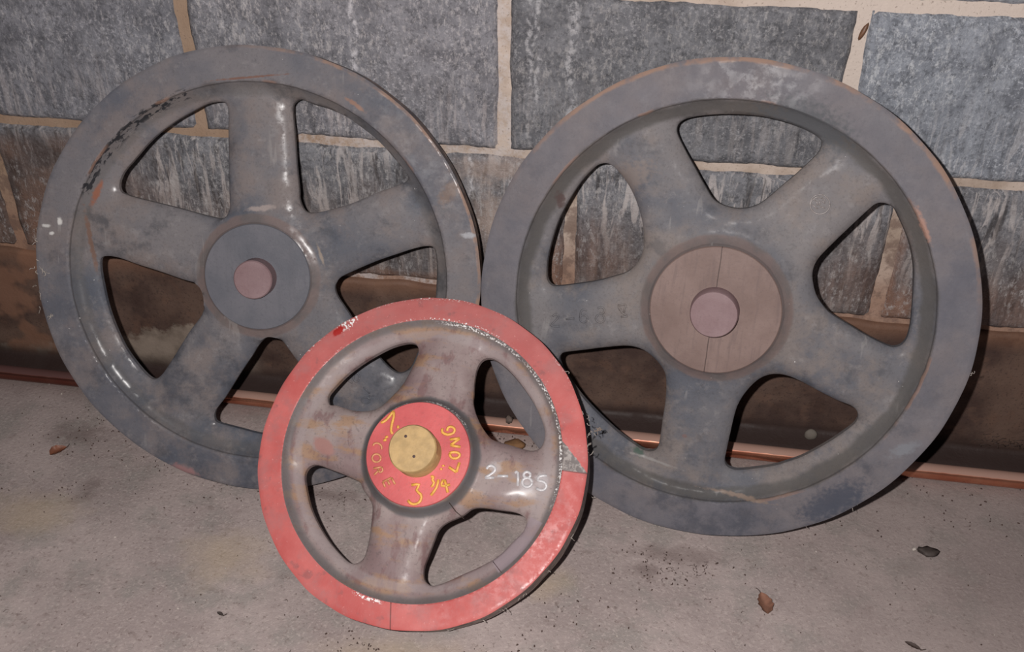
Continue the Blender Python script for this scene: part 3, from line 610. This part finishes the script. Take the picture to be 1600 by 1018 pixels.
        for k in range(3): np.add.at(vn, F[:, k], fn[:nf] * ar[:nf, None])
        vn[N:] = (0, 0, -1)
        vn /= np.linalg.norm(vn, axis=1)[:, None] + 1e-12
        # keep the step inside the rim sharp
        s.vn = vn; s.fn = fn; s.nfront = nf; s.N = N
        bpy.data.meshes.remove(me)
    def z_at(s, u, v):
        return float(s.height(np.array([[u, v]], float))[0])
    def piece(s, name, mask, mat, parent, loc):
        idx = np.nonzero(mask)[0]
        used = sorted({i for f in idx for i in s.F[f]}); mp = {u: i for i, u in enumerate(used)}
        faces = [tuple(mp[i] for i in s.F[f]) for f in idx]
        o = link(name, s.V[used].tolist(), faces, mat, parent, loc=loc)
        nrm = []
        for f in idx:
            for vtx in s.F[f]:
                if f < s.nfront:
                    c = s.vn[vtx]
                    if abs(c @ s.fn[f]) < 0.80: c = s.fn[f]
                    nrm.append(tuple(c))
                else: nrm.append(tuple(s.fn[f]))
        o.data.normals_split_custom_set(nrm)
        return o
    def assemble(s, root, loc, rim_mat, body_mat):
        r = np.hypot(s.cen[:, 0], s.cen[:, 1]); a = np.arctan2(s.cen[:, 1], s.cen[:, 0])
        isrim = r > s.rh + 0.0012 if rim_mat is body_mat else r > s.rr
        hubm = r < s.rb - 0.004
        out = {}
        out['rim'] = s.piece('rim', isrim, rim_mat, root, loc)
        if rim_mat is not body_mat:
            lip = (r <= s.rr) & (r > s.rh + 0.0012)
            out['cove'] = s.piece('rim_hollow', lip, body_mat, root, loc)
            isrim = isrim | lip
        out['boss'] = s.piece('hub_boss', hubm & ~isrim, body_mat, root, loc)
        rest = ~isrim & ~hubm
        ca = sorted(math.atan2(*reversed(h.mean(0).tolist())) for h in s.holes)
        k = np.searchsorted(np.array(ca), a) % len(ca)
        out['spokes'] = [s.piece('spoke', rest & (k == q), body_mat, root, loc) for q in range(len(ca))]
        out['k'] = ca
        return out

def turned(name, prof, mat, parent, loc, n=96, off=(0, 0), wob=0.0):
    """a disc or peg turned about the wheel's axis; prof = [(radius, height), ...] from the rim inwards"""
    V, F = [], []
    for (r, h) in prof:
        for i in range(n):
            a = 2 * math.pi * i / n
            q = r * (1 + wob * math.sin(3 * a + 1) + wob * 0.7 * math.sin(5 * a))
            V.append((off[0] + q * math.cos(a), off[1] + q * math.sin(a), h))
    for j in range(len(prof) - 1):
        for i in range(n):
            F.append((j * n + i, j * n + (i + 1) % n, (j + 1) * n + (i + 1) % n, (j + 1) * n + i))
    V.append((off[0], off[1], prof[-1][1])); c = len(V) - 1; j = len(prof) - 1
    F += [(j * n + i, j * n + (i + 1) % n, c) for i in range(n)]
    o = link(name, V, F, mat, parent, loc=loc)
    o.data.set_sharp_from_angle(angle=math.radians(35))
    return o

def wheel_root(name, i, R, T, label):
    cx, cy, cz, yaw, lean = POSE[i]
    n = Vector((math.sin(yaw) * math.cos(lean), -math.cos(yaw) * math.cos(lean), math.sin(lean)))
    u = Vector((0, 0, 1)).cross(n).normalized()
    if u.x < 0: u = -u
    v = n.cross(u)
    r = bpy.data.objects.new(name, None); C.objects.link(r)
    r.empty_display_size = 0.05
    mm = Matrix((u, v, n)).transposed().to_4x4()
    centre = Vector((cx, cy, cz))
    low = centre - v * R - n * T
    centre.x += (-0.0015, 0.0015, 0.0)[i]
    centre.z -= low.z - 0.0004   # the back arris of the rim stands on the floor
    mm.translation = centre - v * R - n * T
    r.matrix_world = mm
    tag(r, label, 'wheel', 'spoked wheel patterns against the wall')
    return r, (0, R, T)

def glyph(name, strokes, rad, wheel, parent, loc, mat, lift=0.0, flat=0.5, sides=6, zfix=None):
    parts = []
    for s_ in strokes:
        P = []
        for (a, b) in s_:
            zz = zfix if zfix is not None else wheel.z_at(a, b)
            P.append((a, b, zz + lift))
        if len(P) < 2: continue
        Q = []
        for j in range(len(P) - 1):
            A, B = Vector(P[j]), Vector(P[j + 1])
            for t in (0, 0.5): Q.append(A.lerp(B, t))
        Q.append(Vector(P[-1]))
        Q2 = [Q[0]] + [(Q[j - 1] + Q[j] * 2 + Q[j + 1]) / 4 for j in range(1, len(Q) - 1)] + [Q[-1]]
        parts.append(tube_data(Q2, rad, sides, flat))
    V, F = join(parts)
    return link(name, V, F, mat, parent, loc=loc)

# --- grey-black wheel behind on the left
SP0 = [(-0.2025, 0.1000, 0.020, 0.0045, 1.15, (136, 84, 62)), (0.0063, 0.0868, 0.020, 0.0040, 0.12, (150, 138, 134)), (0.0804, 0.0290, 0.0022, 0.017, 0.3, (142, 128, 116)),
       (-0.2472, 0.0660, 0.0035, 0.005, 0, (205, 203, 200)), (-0.2655, 0.0596, 0.006, 0.0025, 0, (190, 188, 186)), (-0.259, 0.050, 0.004, 0.0025, 0, (200, 198, 196)),
       (-0.1050, -0.2590, 0.020, 0.006, -0.35, (140, 104, 104)), (0.1291, 0.2152, 0.016, 0.003, -0.6, (140, 108, 92)), (0.243, 0.112, 0.022, 0.010, 0.9, (116, 100, 92)),
       (0.268, 0.060, 0.010, 0.004, 0, (160, 160, 164)),
       (-0.215, 0.04, 0.0035, 0.045, 0.08, (110, 84, 72)), (0.0, 0.245, 0.050, 0.0015, 0.1, (110, 78, 66))]
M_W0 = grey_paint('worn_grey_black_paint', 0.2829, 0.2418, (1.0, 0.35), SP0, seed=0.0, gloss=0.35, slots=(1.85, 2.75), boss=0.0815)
W0 = Wheel(0.2829, 0.036, 0.2418, -0.0180, -0.0095, -0.025, 0.0675, -0.0030, 0.083, HOLES[0], 0.031, None, seed=1)
r0, l0 = wheel_root('spoked_wheel', 0, W0.R, W0.T, 'grey-black five-spoked wheel with a slate grey hub disc, left of the three')
p0 = W0.assemble(r0, l0, M_W0, M_W0)
M_SLATE = wood_disc('slate_grey_disc_paint', (92, 93, 100), (104, 103, 109), (80, 80, 86), 0.42)
M_PIN = wood_disc('pinkish_brown_peg', (122, 98, 100), (136, 114, 116), (104, 82, 84), 0.55)
d0 = tag(turned('hub_disc', [(0.0675, -0.012), (0.0675, -0.0040), (0.0667, -0.0030), (0.040, -0.0028), (0.0286, -0.0029), (0.02, -0.0029)], M_SLATE, r0, l0, 128), 'smooth slate grey disc')
g0 = tag(turned('hub_peg', [(0.0250, -0.0060), (0.0244, 0.0155), (0.0230, 0.0170), (0.012, 0.0174)], M_PIN, r0, l0, 72, (0.000, 0.000), 0.004), 'pinkish-brown round peg')
glyph('raised_mark', BACK_TEXT[0:2], 0.0012, W0, r0, l0, M_W0)
glyph('raised_mark', BACK_TEXT[2:5], 0.0009, W0, r0, l0, M_W0)

# --- grey wheel on the right
SP1 = [(0.2075, 0.1280, 0.0035, 0.024, 0.52, (158, 122, 108)), (-0.0684, -0.1994, 0.010, 0.005, -0.5, (64, 84, 74)), (0.060, -0.228, 0.045, 0.003, 0.0, (130, 112, 100)),
       (-0.050, -0.205, 0.040, 0.0020, -0.12, (134, 130, 128)), (0.070, 0.22, 0.06, 0.03, -0.3, (78, 80, 84)), (-0.20, 0.105, 0.006, 0.012, 0.2, (78, 62, 60)), (-0.13, 0.135, 0.05, 0.02, 0.6, (118, 108, 104)),
       (0.235, -0.13, 0.02, 0.008, 0.6, (118, 120, 126)), (-0.0145, -0.165, 0.0035, 0.0025, 0, (112, 92, 90)), (0.17, -0.21, 0.05, 0.02, 0.7, (64, 68, 80))]
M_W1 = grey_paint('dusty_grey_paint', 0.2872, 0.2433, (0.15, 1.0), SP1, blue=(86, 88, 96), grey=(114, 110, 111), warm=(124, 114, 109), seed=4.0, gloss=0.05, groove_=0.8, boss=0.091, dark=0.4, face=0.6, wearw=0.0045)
W1 = Wheel(0.2872, 0.050, 0.2433, -0.020, -0.0110, -0.029, 0.0764, 0.0, 0.0925, HOLES[1], 0.022, None, seed=2)
r1, l1 = wheel_root('spoked_wheel', 1, W1.R, W1.T, 'dusty grey five-spoked wheel with a brown hub disc, right of the three')
p1 = W1.assemble(r1, l1, M_W1, M_W1)
M_BROWN = wood_disc('dull_brown_disc', (112, 92, 86), (126, 106, 100), (96, 80, 78), 0.6, split=True)
tag(turned('hub_disc', [(0.0764, -0.010), (0.0764, -0.0010), (0.0754, 0.0), (0.050, 0.0003), (0.030, 0.0002), (0.02, 0.0002)], M_BROWN, r1, l1, 128), 'dull brown wooden disc with a split')
tag(turned('hub_peg', [(0.0292, -0.003), (0.0286, 0.0), (0.0276, 0.0185), (0.0264, 0.0202), (0.012, 0.0206)], M_PIN, r1, l1, 72, (0, 0), 0.003), 'pinkish-brown round peg')
for a, b in ((0, 1), (1, 2), (2, 4), (4, 6), (6, 11)):
    glyph('raised_letter' if a != 6 else 'letter_block', GREY_TEXT[a:b], 0.0012, W1, r1, l1, M_W1)
em = glyph('round_emblem', EMBLEM, 0.0007, W1, r1, l1, plain('emblem_metal', srgb(140, 132, 130), 0.35, 0.3))
em['label'] = 'small raised round foundry emblem'

# --- red-rimmed wheel in front
M_BODY, M_RED = red_wheel_materials()
W2 = Wheel(0.1927, 0.050, 0.1645, -0.016, -0.0050, -0.024, 0.0605, 0.012, 0.0695, HOLES[2], 0.021, None, step=0.0028, seed=3)
r2, l2 = wheel_root('spoked_wheel', 2, W2.R, W2.T, 'small four-spoked wheel with a red rim and yellow-lettered red hub, in front')
p2 = W2.assemble(r2, l2, M_RED, M_BODY)
tag(p2['rim'], 'worn red painted outer ring')
M_HUBRED = wood_disc('red_hub_paint', (186, 82, 84), (204, 98, 98), (158, 86, 86), 0.45)
M_OCHRE = plain('ochre_peg_paint', srgb(190, 158, 108), 0.6, 0.25, 90)
M_YELLOW = plain('yellow_sign_paint', srgb(232, 172, 78), 0.5, 0.22, 160)
M_FAINT = plain('faded_yellow_sign_paint', srgb(206, 140, 96), 0.5, 0.2, 160)
hd = tag(turned('hub_disc', [(0.0605, 0.0), (0.0605, 0.0105), (0.0597, 0.0118), (0.045, 0.0121), (0.029, 0.0121), (0.02, 0.0121)], M_HUBRED, r2, l2, 128), 'red disc with yellow brush lettering')
gp = tag(turned('hub_peg', [(0.0282, 0.010), (0.0272, 0.0125), (0.0272, 0.0405), (0.0258, 0.0425), (0.012, 0.0430)], M_OCHRE, r2, l2, 72, (0, 0), 0.006), 'flat-topped ochre yellow peg')
M_DARK = plain('dark_nail', srgb(70, 48, 44), 0.6)
for (a, b) in ((-0.0094, 0.0124), (0.004, -0.0087)):
    o = turned('nail_head', [(0.0018, 0.0425), (0.0017, 0.0433), (0.0008, 0.0434)], M_DARK, gp, (0, 0, 0), 16, (a, b))
words_ = [('painted_numeral', (0, 2), M_YELLOW), ('painted_inch_mark', (2, 5), M_YELLOW), ('painted_letter', (5, 6), M_FAINT), ('painted_letter', (6, 7), M_FAINT), ('painted_letter', (7, 10), M_FAINT),
          ('painted_letter', (10, 14), M_FAINT), ('painted_numeral', (14, 15), M_YELLOW), ('painted_fraction', (15, 19), M_YELLOW), ('painted_inch_mark', (19, 21), M_YELLOW),
          ('painted_letter', (21, 23), M_YELLOW), ('painted_letter', (23, 24), M_YELLOW), ('painted_letter', (24, 27), M_YELLOW), ('painted_letter', (27, 28), M_YELLOW)]
for nm, (a, b), mt in words_:
    glyph(nm, HUB_TEXT[a:b], 0.0013 if mt is M_FAINT else 0.0017, W2, hd, (0, 0, 0), mt, zfix=0.01215, flat=0.35)
for a, b in ((0, 2), (2, 3), (3, 4), (4, 6), (6, 7)):
    glyph('raised_numeral', RED_TEXT[a:b], 0.0019, W2, r2, l2, plain('pale_highlight_numeral', srgb(196, 192, 194), 0.3, 0.2, 200) if a == 0 else bpy.data.materials['pale_highlight_numeral'], lift=-0.0002)  # whitish colour paints the flash highlight onto the raised numerals
z1 = W2.z_at(0.108, -0.110)
V, F = tube_data([(0.1005, -0.1045, W2.z_at(0.1005, -0.1045) + 0.0002), (0.108, -0.111, z1 + 0.0002), (0.1145, -0.1165, W2.z_at(0.1145, -0.1165) + 0.0002)], 0.00045, 5)
link('crack', V, F, M_DARK, r2, loc=l2)

# ---------------------------------------------------------------- copper pipe along the foot of the wall
k = Mat('dusty_copper', 'World', rough=0.32, metallic=0.85)
nz_ = k.n('ShaderNodeNewGeometry'); sp_ = k.n('ShaderNodeSeparateXYZ'); k.l(nz_.outputs['Normal'], sp_.inputs[0])
dust = k.ramp(k.add(sp_.outputs[2], k.mul(k.sub(k.noise(60, 4), 0.5), 0.15)), 0.50, 0.68)
leftd = k.ramp(k.x, -0.36, -0.50)
c = k.mix(k.ramp(k.noise(18, 4), 0.35, 0.65), srgb(196, 122, 96), srgb(214, 150, 122))
c = k.mix(k.mul(leftd, 0.85), c, srgb(104, 58, 54))
c = k.mix(k.mul(dust, 0.9), c, k.mix(leftd, srgb(158, 128, 116), srgb(84, 56, 54)))
k.color(c); k.l(k.add(k.mul(dust, -0.75), 0.85), k.b.inputs['Metallic'])
k.rough(k.ramp(dust, 0, 1, 0.26, 0.8))
k.bump(k.noise(200, 4), 0.1, 0.0006)
N = 48
pts = [(XL + 0.01 + (XR - XL - 0.02) * i / N, -0.0560 - 0.0035 * (XL + 0.01 + (XR - XL - 0.02) * i / N) / 0.7 + 0.0006 * math.sin(i * 0.5), 0.0112) for i in range(N + 1)]
V, F = tube_data(pts, 0.0110, 24)
tag(link('copper_pipe', V, F, k.m), 'dusty copper pipe lying along the foot of the wall', 'pipe')

# ---------------------------------------------------------------- small things lying about
M_LEAF = plain('dry_brown_leaf', srgb(128, 78, 56), 0.55, 0.4, 120)
M_LEAF2 = plain('pale_brown_husk', srgb(140, 100, 82), 0.55, 0.35, 120)
M_CHIP = plain('dark_flake', srgb(74, 64, 60), 0.7, 0.3, 150)
M_TWIG = plain('dark_twig', srgb(66, 50, 44), 0.7)
M_WEB = plain('grey_cobweb', srgb(176, 166, 158), 0.8, 0.25, 300)
M_GRIT = plain('mixed_grit', srgb(84, 66, 60), 0.85, 0.35, 40)
M_PALE = plain('pale_grit', srgb(190, 180, 172), 0.8, 0.2)

def leaf(name, loc, L, Wd, rot, curl, mat, label, point=1.0):
    nx, ny = 12, 6
    V = []
    for i in range(nx + 1):
        t = i / nx
        hw = Wd * 0.5 * (math.sin(math.pi * t ** point) ** 0.7 if 0 < t < 1 else 0.03)
        for j in range(ny + 1):
            s_ = (j / ny - 0.5) * 2
            V.append(((t - 0.5) * L, s_ * hw * (1 + 0.12 * math.sin(i * 2.1 + j)), curl * (s_ * s_) * hw * 1.3 + 0.10 * curl * L * (t - 0.5) ** 2 * 4 + 0.0006))
    n = len(V); V += [(a, b, c + 0.0005) for a, b, c in V]
    F = []
    for i in range(nx):
        for j in range(ny):
            a = i * (ny + 1) + j; q = (a, a + ny + 1, a + ny + 2, a + 1)
            F.append(q[::-1]); F.append(tuple(x + n for x in q))
    root = bpy.data.objects.new(name, None); C.objects.link(root); root.location = loc; root.rotation_euler = (0, 0, rot)
    root.empty_display_size = 0.01
    link('leaf_blade', V, F, mat, root)
    v, f = tube_data([(L * 0.47, 0, 0.0012), (L * 0.60, 0.001, 0.002), (L * 0.74, 0.004, 0.0022)], [0.0007, 0.0005, 0.0004], 6)
    link('leaf_stem', v, f, M_TWIG, root)
    return tag(root, label, 'leaf')
leaf('dry_leaf', (-0.602, -0.203, 0.0), 0.024, 0.017, 0.95, 0.55, M_LEAF, 'curled dry brown leaf on the floor beside the left grey-black wheel', 0.8)
leaf('dry_leaf', (0.363, -0.323, 0.0), 0.032, 0.017, 1.75, 0.6, M_LEAF2, 'pale brown leaf husk on the floor in front of the right grey wheel', 0.7)
leaf('dry_leaf', (-0.260, -0.440, 0.0), 0.010, 0.004, -0.4, 0.6, M_CHIP, 'tiny dark leaf scrap on the floor in front of the red-rimmed wheel', 1.0)
leaf('dry_leaf', (0.524, -0.358, 0.0), 0.018, 0.006, -0.5, 0.6, M_TWIG, 'narrow dark leaf at the bottom edge below the right wheel', 1.0)

def lump(name, loc, size, mat, label, cat, seed=0, parent=None, amp=0.25, sub=2):
    bm = bmesh.new(); bmesh.ops.create_icosphere(bm, subdivisions=sub, radius=1)
    rr_ = random.Random(seed)
    ph = [rr_.uniform(0, 6) for _ in range(6)]
    for v in bm.verts:
        x, y, z = v.co
        s_ = 1 + amp * (math.sin(3 * x + ph[0]) * math.sin(3.5 * y + ph[1]) + 0.5 * math.sin(7 * z + ph[2] + 4 * x))
        v.co = Vector((x * size[0] * s_, y * size[1] * s_, z * size[2] * s_))
    me = bpy.data.meshes.new(name); bm.to_mesh(me); bm.free(); me.materials.append(mat); me.shade_smooth()
    o = bpy.data.objects.new(name, me); C.objects.link(o); o.location = loc
    if parent: o.parent = parent
    if label: tag(o, label, cat)
    return o
lump('dark_flake', (0.570, -0.206, 0.0020), (0.0125, 0.0085, 0.0030), M_CHIP, 'flat dark flake lying on the floor right of the right wheel', 'debris', 3, amp=0.3)
lump('pale_crumb', (0.553, -0.204, 0.0020), (0.003, 0.0025, 0.0022), M_PALE, 'tiny pale crumb beside the flat dark flake', 'debris', 5)
o = lump('insect_case', (0.4085, 0.0005, 0.580), (0.0030, 0.0030, 0.0105), plain('brown_insect_case', srgb(108, 74, 52), 0.5, 0.3), 'small brown insect case stuck on the mortar joint', 'insect case', 2, amp=0.1)
o.rotation_euler = (0, math.radians(20), 0)
lump('egg_sac', (0.443, -0.0120, 0.0165), (0.0090, 0.0050, 0.0090), plain('grey_egg_sac', srgb(112, 104, 96), 0.8, 0.2), 'round grey spider egg sac at the wall foot behind the right wheel', 'egg sac', 4, amp=0.03, sub=3)
lump('dirt_clump', (0.017, -0.062, 0.0275), (0.0060, 0.0045, 0.0065), plain('dirt', srgb(112, 96, 88), 0.85, 0.4, 200), 'small dirt clump hanging over the pipe behind the red-rimmed wheel', 'debris', 6)
lump('bark_piece', (0.030, -0.088, 0.0050), (0.014, 0.009, 0.0055), plain('ochre_bark', srgb(128, 92, 60), 0.8, 0.3, 120), 'ochre bark scrap on the floor behind the red-rimmed wheel', 'debris', 8)

# grit and fibres on the floor, too many to count
parts = []; pale = []
R_ = random.Random(21)
def grit(x, y, s, store):
    if math.hypot(x + 0.03, y + 0.33) < 0.13 or y > -0.045: return
    ph = R_.uniform(0, 6.28); z = 0.0004
    n = R_.choice((4, 5, 6)); el = R_.uniform(1, 2.2)
    ring = [(x + math.cos(ph) * math.cos(2 * math.pi * i / n) * s * el - math.sin(ph) * math.sin(2 * math.pi * i / n) * s,
             y + math.sin(ph) * math.cos(2 * math.pi * i / n) * s * el + math.cos(ph) * math.sin(2 * math.pi * i / n) * s, z - 0.001) for i in range(n)]
    top = [(x + (a - x) * 0.6, y + (b - y) * 0.6, z + s * R_.uniform(0.4, 0.8)) for a, b, c in ring]
    V = ring + top
    store.append((V, [(i, (i + 1) % n, n + (i + 1) % n, n + i) for i in range(n)] + [tuple(range(n, 2 * n))]))
clusters = [(-0.58, -0.17, 0.05, 30), (-0.55, -0.27, 0.03, 18), (-0.21, -0.225, 0.05, 40), (0.24, -0.27, 0.05, 34), (0.05, -0.45, 0.12, 60), (0.12, -0.36, 0.06, 40), (0.44, -0.17, 0.08, 30),
            (0.02, -0.078, 0.06, 60), (0.33, -0.078, 0.06, 36), (-0.02, -0.458, 0.05, 70), (0.03, -0.452, 0.025, 40), (-0.07, -0.452, 0.03, 40), (-0.60, -0.13, 0.04, 20), (-0.47, -0.20, 0.03, 16), (0.26, -0.30, 0.03, 30), (0.66, -0.13, 0.07, 20), (0.60, -0.09, 0.06, 24), (-0.36, -0.26, 0.05, 14)]
for cx, cy, sp, n in clusters:
    for _ in range(n): grit(R_.gauss(cx, sp), R_.gauss(cy, sp * 0.35), R_.uniform(0.0004, 0.0011), parts)
for _ in range(170): grit(R_.uniform(-0.85, 0.85), R_.uniform(-0.60, -0.04), R_.uniform(0.0003, 0.0008), parts)
for _ in range(130): grit(R_.uniform(-0.85, 0.85), R_.uniform(-0.60, -0.04), R_.uniform(0.0004, 0.0009), pale)
for q_ in range(150):
    x, y, a = R_.uniform(-0.75, 0.75), R_.uniform(-0.58, -0.07), R_.uniform(0, 6.28)
    if q_ > 80: x, y = ((R_.gauss(-0.02, 0.045), R_.gauss(-0.455, 0.006)), (R_.gauss(0.27, 0.03), R_.gauss(-0.28, 0.012)), (R_.gauss(-0.19, 0.03), R_.gauss(-0.228, 0.006)))[q_ % 3]
    if math.hypot(x + 0.03, y + 0.33) < 0.13: continue
    L = R_.uniform(0.002, 0.007)
    P = [(x + math.cos(a + 0.5 * j) * L * j / 2, y + math.sin(a + 0.5 * j) * L * j / 2, 0.0006 + 0.0008 * (j == 1)) for j in range(3)]
    parts.append(tube_data(P, 0.0003, 4))
nd = sum(len(f) for v, f in parts)
V, F = join(parts + pale); gr_ = tag(link('floor_grit', V, F, M_GRIT, smooth=False), 'dark and pale grit scattered over the concrete floor', 'debris', kind='stuff')
gr_.data.materials.append(M_PALE)
for i_, p_ in enumerate(gr_.data.polygons):
    if i_ >= nd: p_.material_index = 1

# cobweb strands and dust rolls caught on the wheels
def cobweb(wheel, root, loc, spots, name='cobweb', seed=1, mat=M_WEB):
    q = random.Random(seed); parts = []
    for (u, v, z, spread, n, L) in spots:
        for _ in range(n):
            p = Vector((u + q.gauss(0, spread), v + q.gauss(0, spread), z + q.gauss(0, spread * 0.3)))
            P = [p]; d = Vector((q.gauss(0, 1), q.gauss(0, 1), q.gauss(0, 0.4))).normalized()
            for _ in range(5):
                d = (d + Vector((q.gauss(0, 0.6), q.gauss(0, 0.6), q.gauss(0, 0.3)))).normalized()
                P.append(P[-1] + d * L)
            parts.append(tube_data(P, [q.uniform(0.0002, 0.0006) for _ in P], 4))
    V, F = join(parts)
    o = link(name, V, F, mat, root, loc=loc)
    o['kind'] = 'stuff'
    return o
sp = []
for a in np.linspace(math.radians(38), math.radians(8), 12): sp.append((0.1925 * math.cos(a), 0.1925 * math.sin(a), -0.006, 0.0018, 1, 0.0014))
for a in (20, 15, 12): sp.append((0.197 * math.cos(math.radians(a)), 0.197 * math.sin(math.radians(a)), -0.006, 0.002, 3, 0.0012))
for a in (-20, -33, -45, -52, -60, -70): sp.append((0.1935 * math.cos(math.radians(a)), 0.1935 * math.sin(math.radians(a)), -0.03, 0.002, 2, 0.0018))
sp += [(0.139, -0.038, -0.019, 0.002, 6, 0.0020), (0.136, -0.046, -0.019, 0.002, 4, 0.0020)]
cobweb(W2, r2, l2, sp, seed=3)
cobweb(W2, r2, l2, [(0.1985, 0.056, -0.006, 0.0012, 14, 0.0009)], name='dust_roll', seed=5, mat=plain('dust', srgb(150, 134, 122), 0.9))
V, F = tube_data([(0.0433, -0.0485, W2.z_at(0.0433, -0.0485) + 0.0008), (0.052, -0.057, 0.0005), (0.0638, -0.0644, 0.0045)], [0.0005, 0.0005, 0.0003], 5)
link('stuck_twig', V, F, M_TWIG, r2, loc=l2)
sp = [(-0.279, 0.045 - 0.012 * i, -0.002, 0.003, 2, 0.002) for i in range(8)] + [(-0.273, 0.004, 0.001, 0.003, 4, 0.002), (-0.268, -0.055, 0.001, 0.002, 8, 0.0012)]
cobweb(W0, r0, l0, sp, seed=8)
sp = [(0.120, 0.120, -0.030, 0.0022, 7, 0.0018), (0.2868 * math.cos(-0.1), 0.2868 * math.sin(-0.1), -0.003, 0.002, 4, 0.0018)]
for a in (-62, -68, -75, -82, -90, -97, -105, -113, -120, -48): sp.append((0.2878 * math.cos(math.radians(a)), 0.2878 * math.sin(math.radians(a)), -0.012, 0.0020, 2, 0.0024))
cobweb(W1, r1, l1, sp, seed=9)
q = random.Random(4); parts = []
for i in range(26):
    P = [Vector((0.66 + 0.09 * i / 26 + q.gauss(0, 0.003), -0.0075 - abs(q.gauss(0, 0.002)), 0.034 - 0.006 * math.sin(i * 0.8) + q.gauss(0, 0.002)))]
    for _ in range(4): P.append(P[-1] + Vector((q.gauss(0.002, 0.002), q.gauss(0, 0.0006), q.gauss(0, 0.0018))))
    parts.append(tube_data(P, q.uniform(0.0003, 0.0008), 4))
V, F = join(parts)
tag(link('dirty_cobweb', V, F, M_TWIG), 'dark dirty cobweb on the wall base right of the right wheel', 'cobweb', kind='stuff')
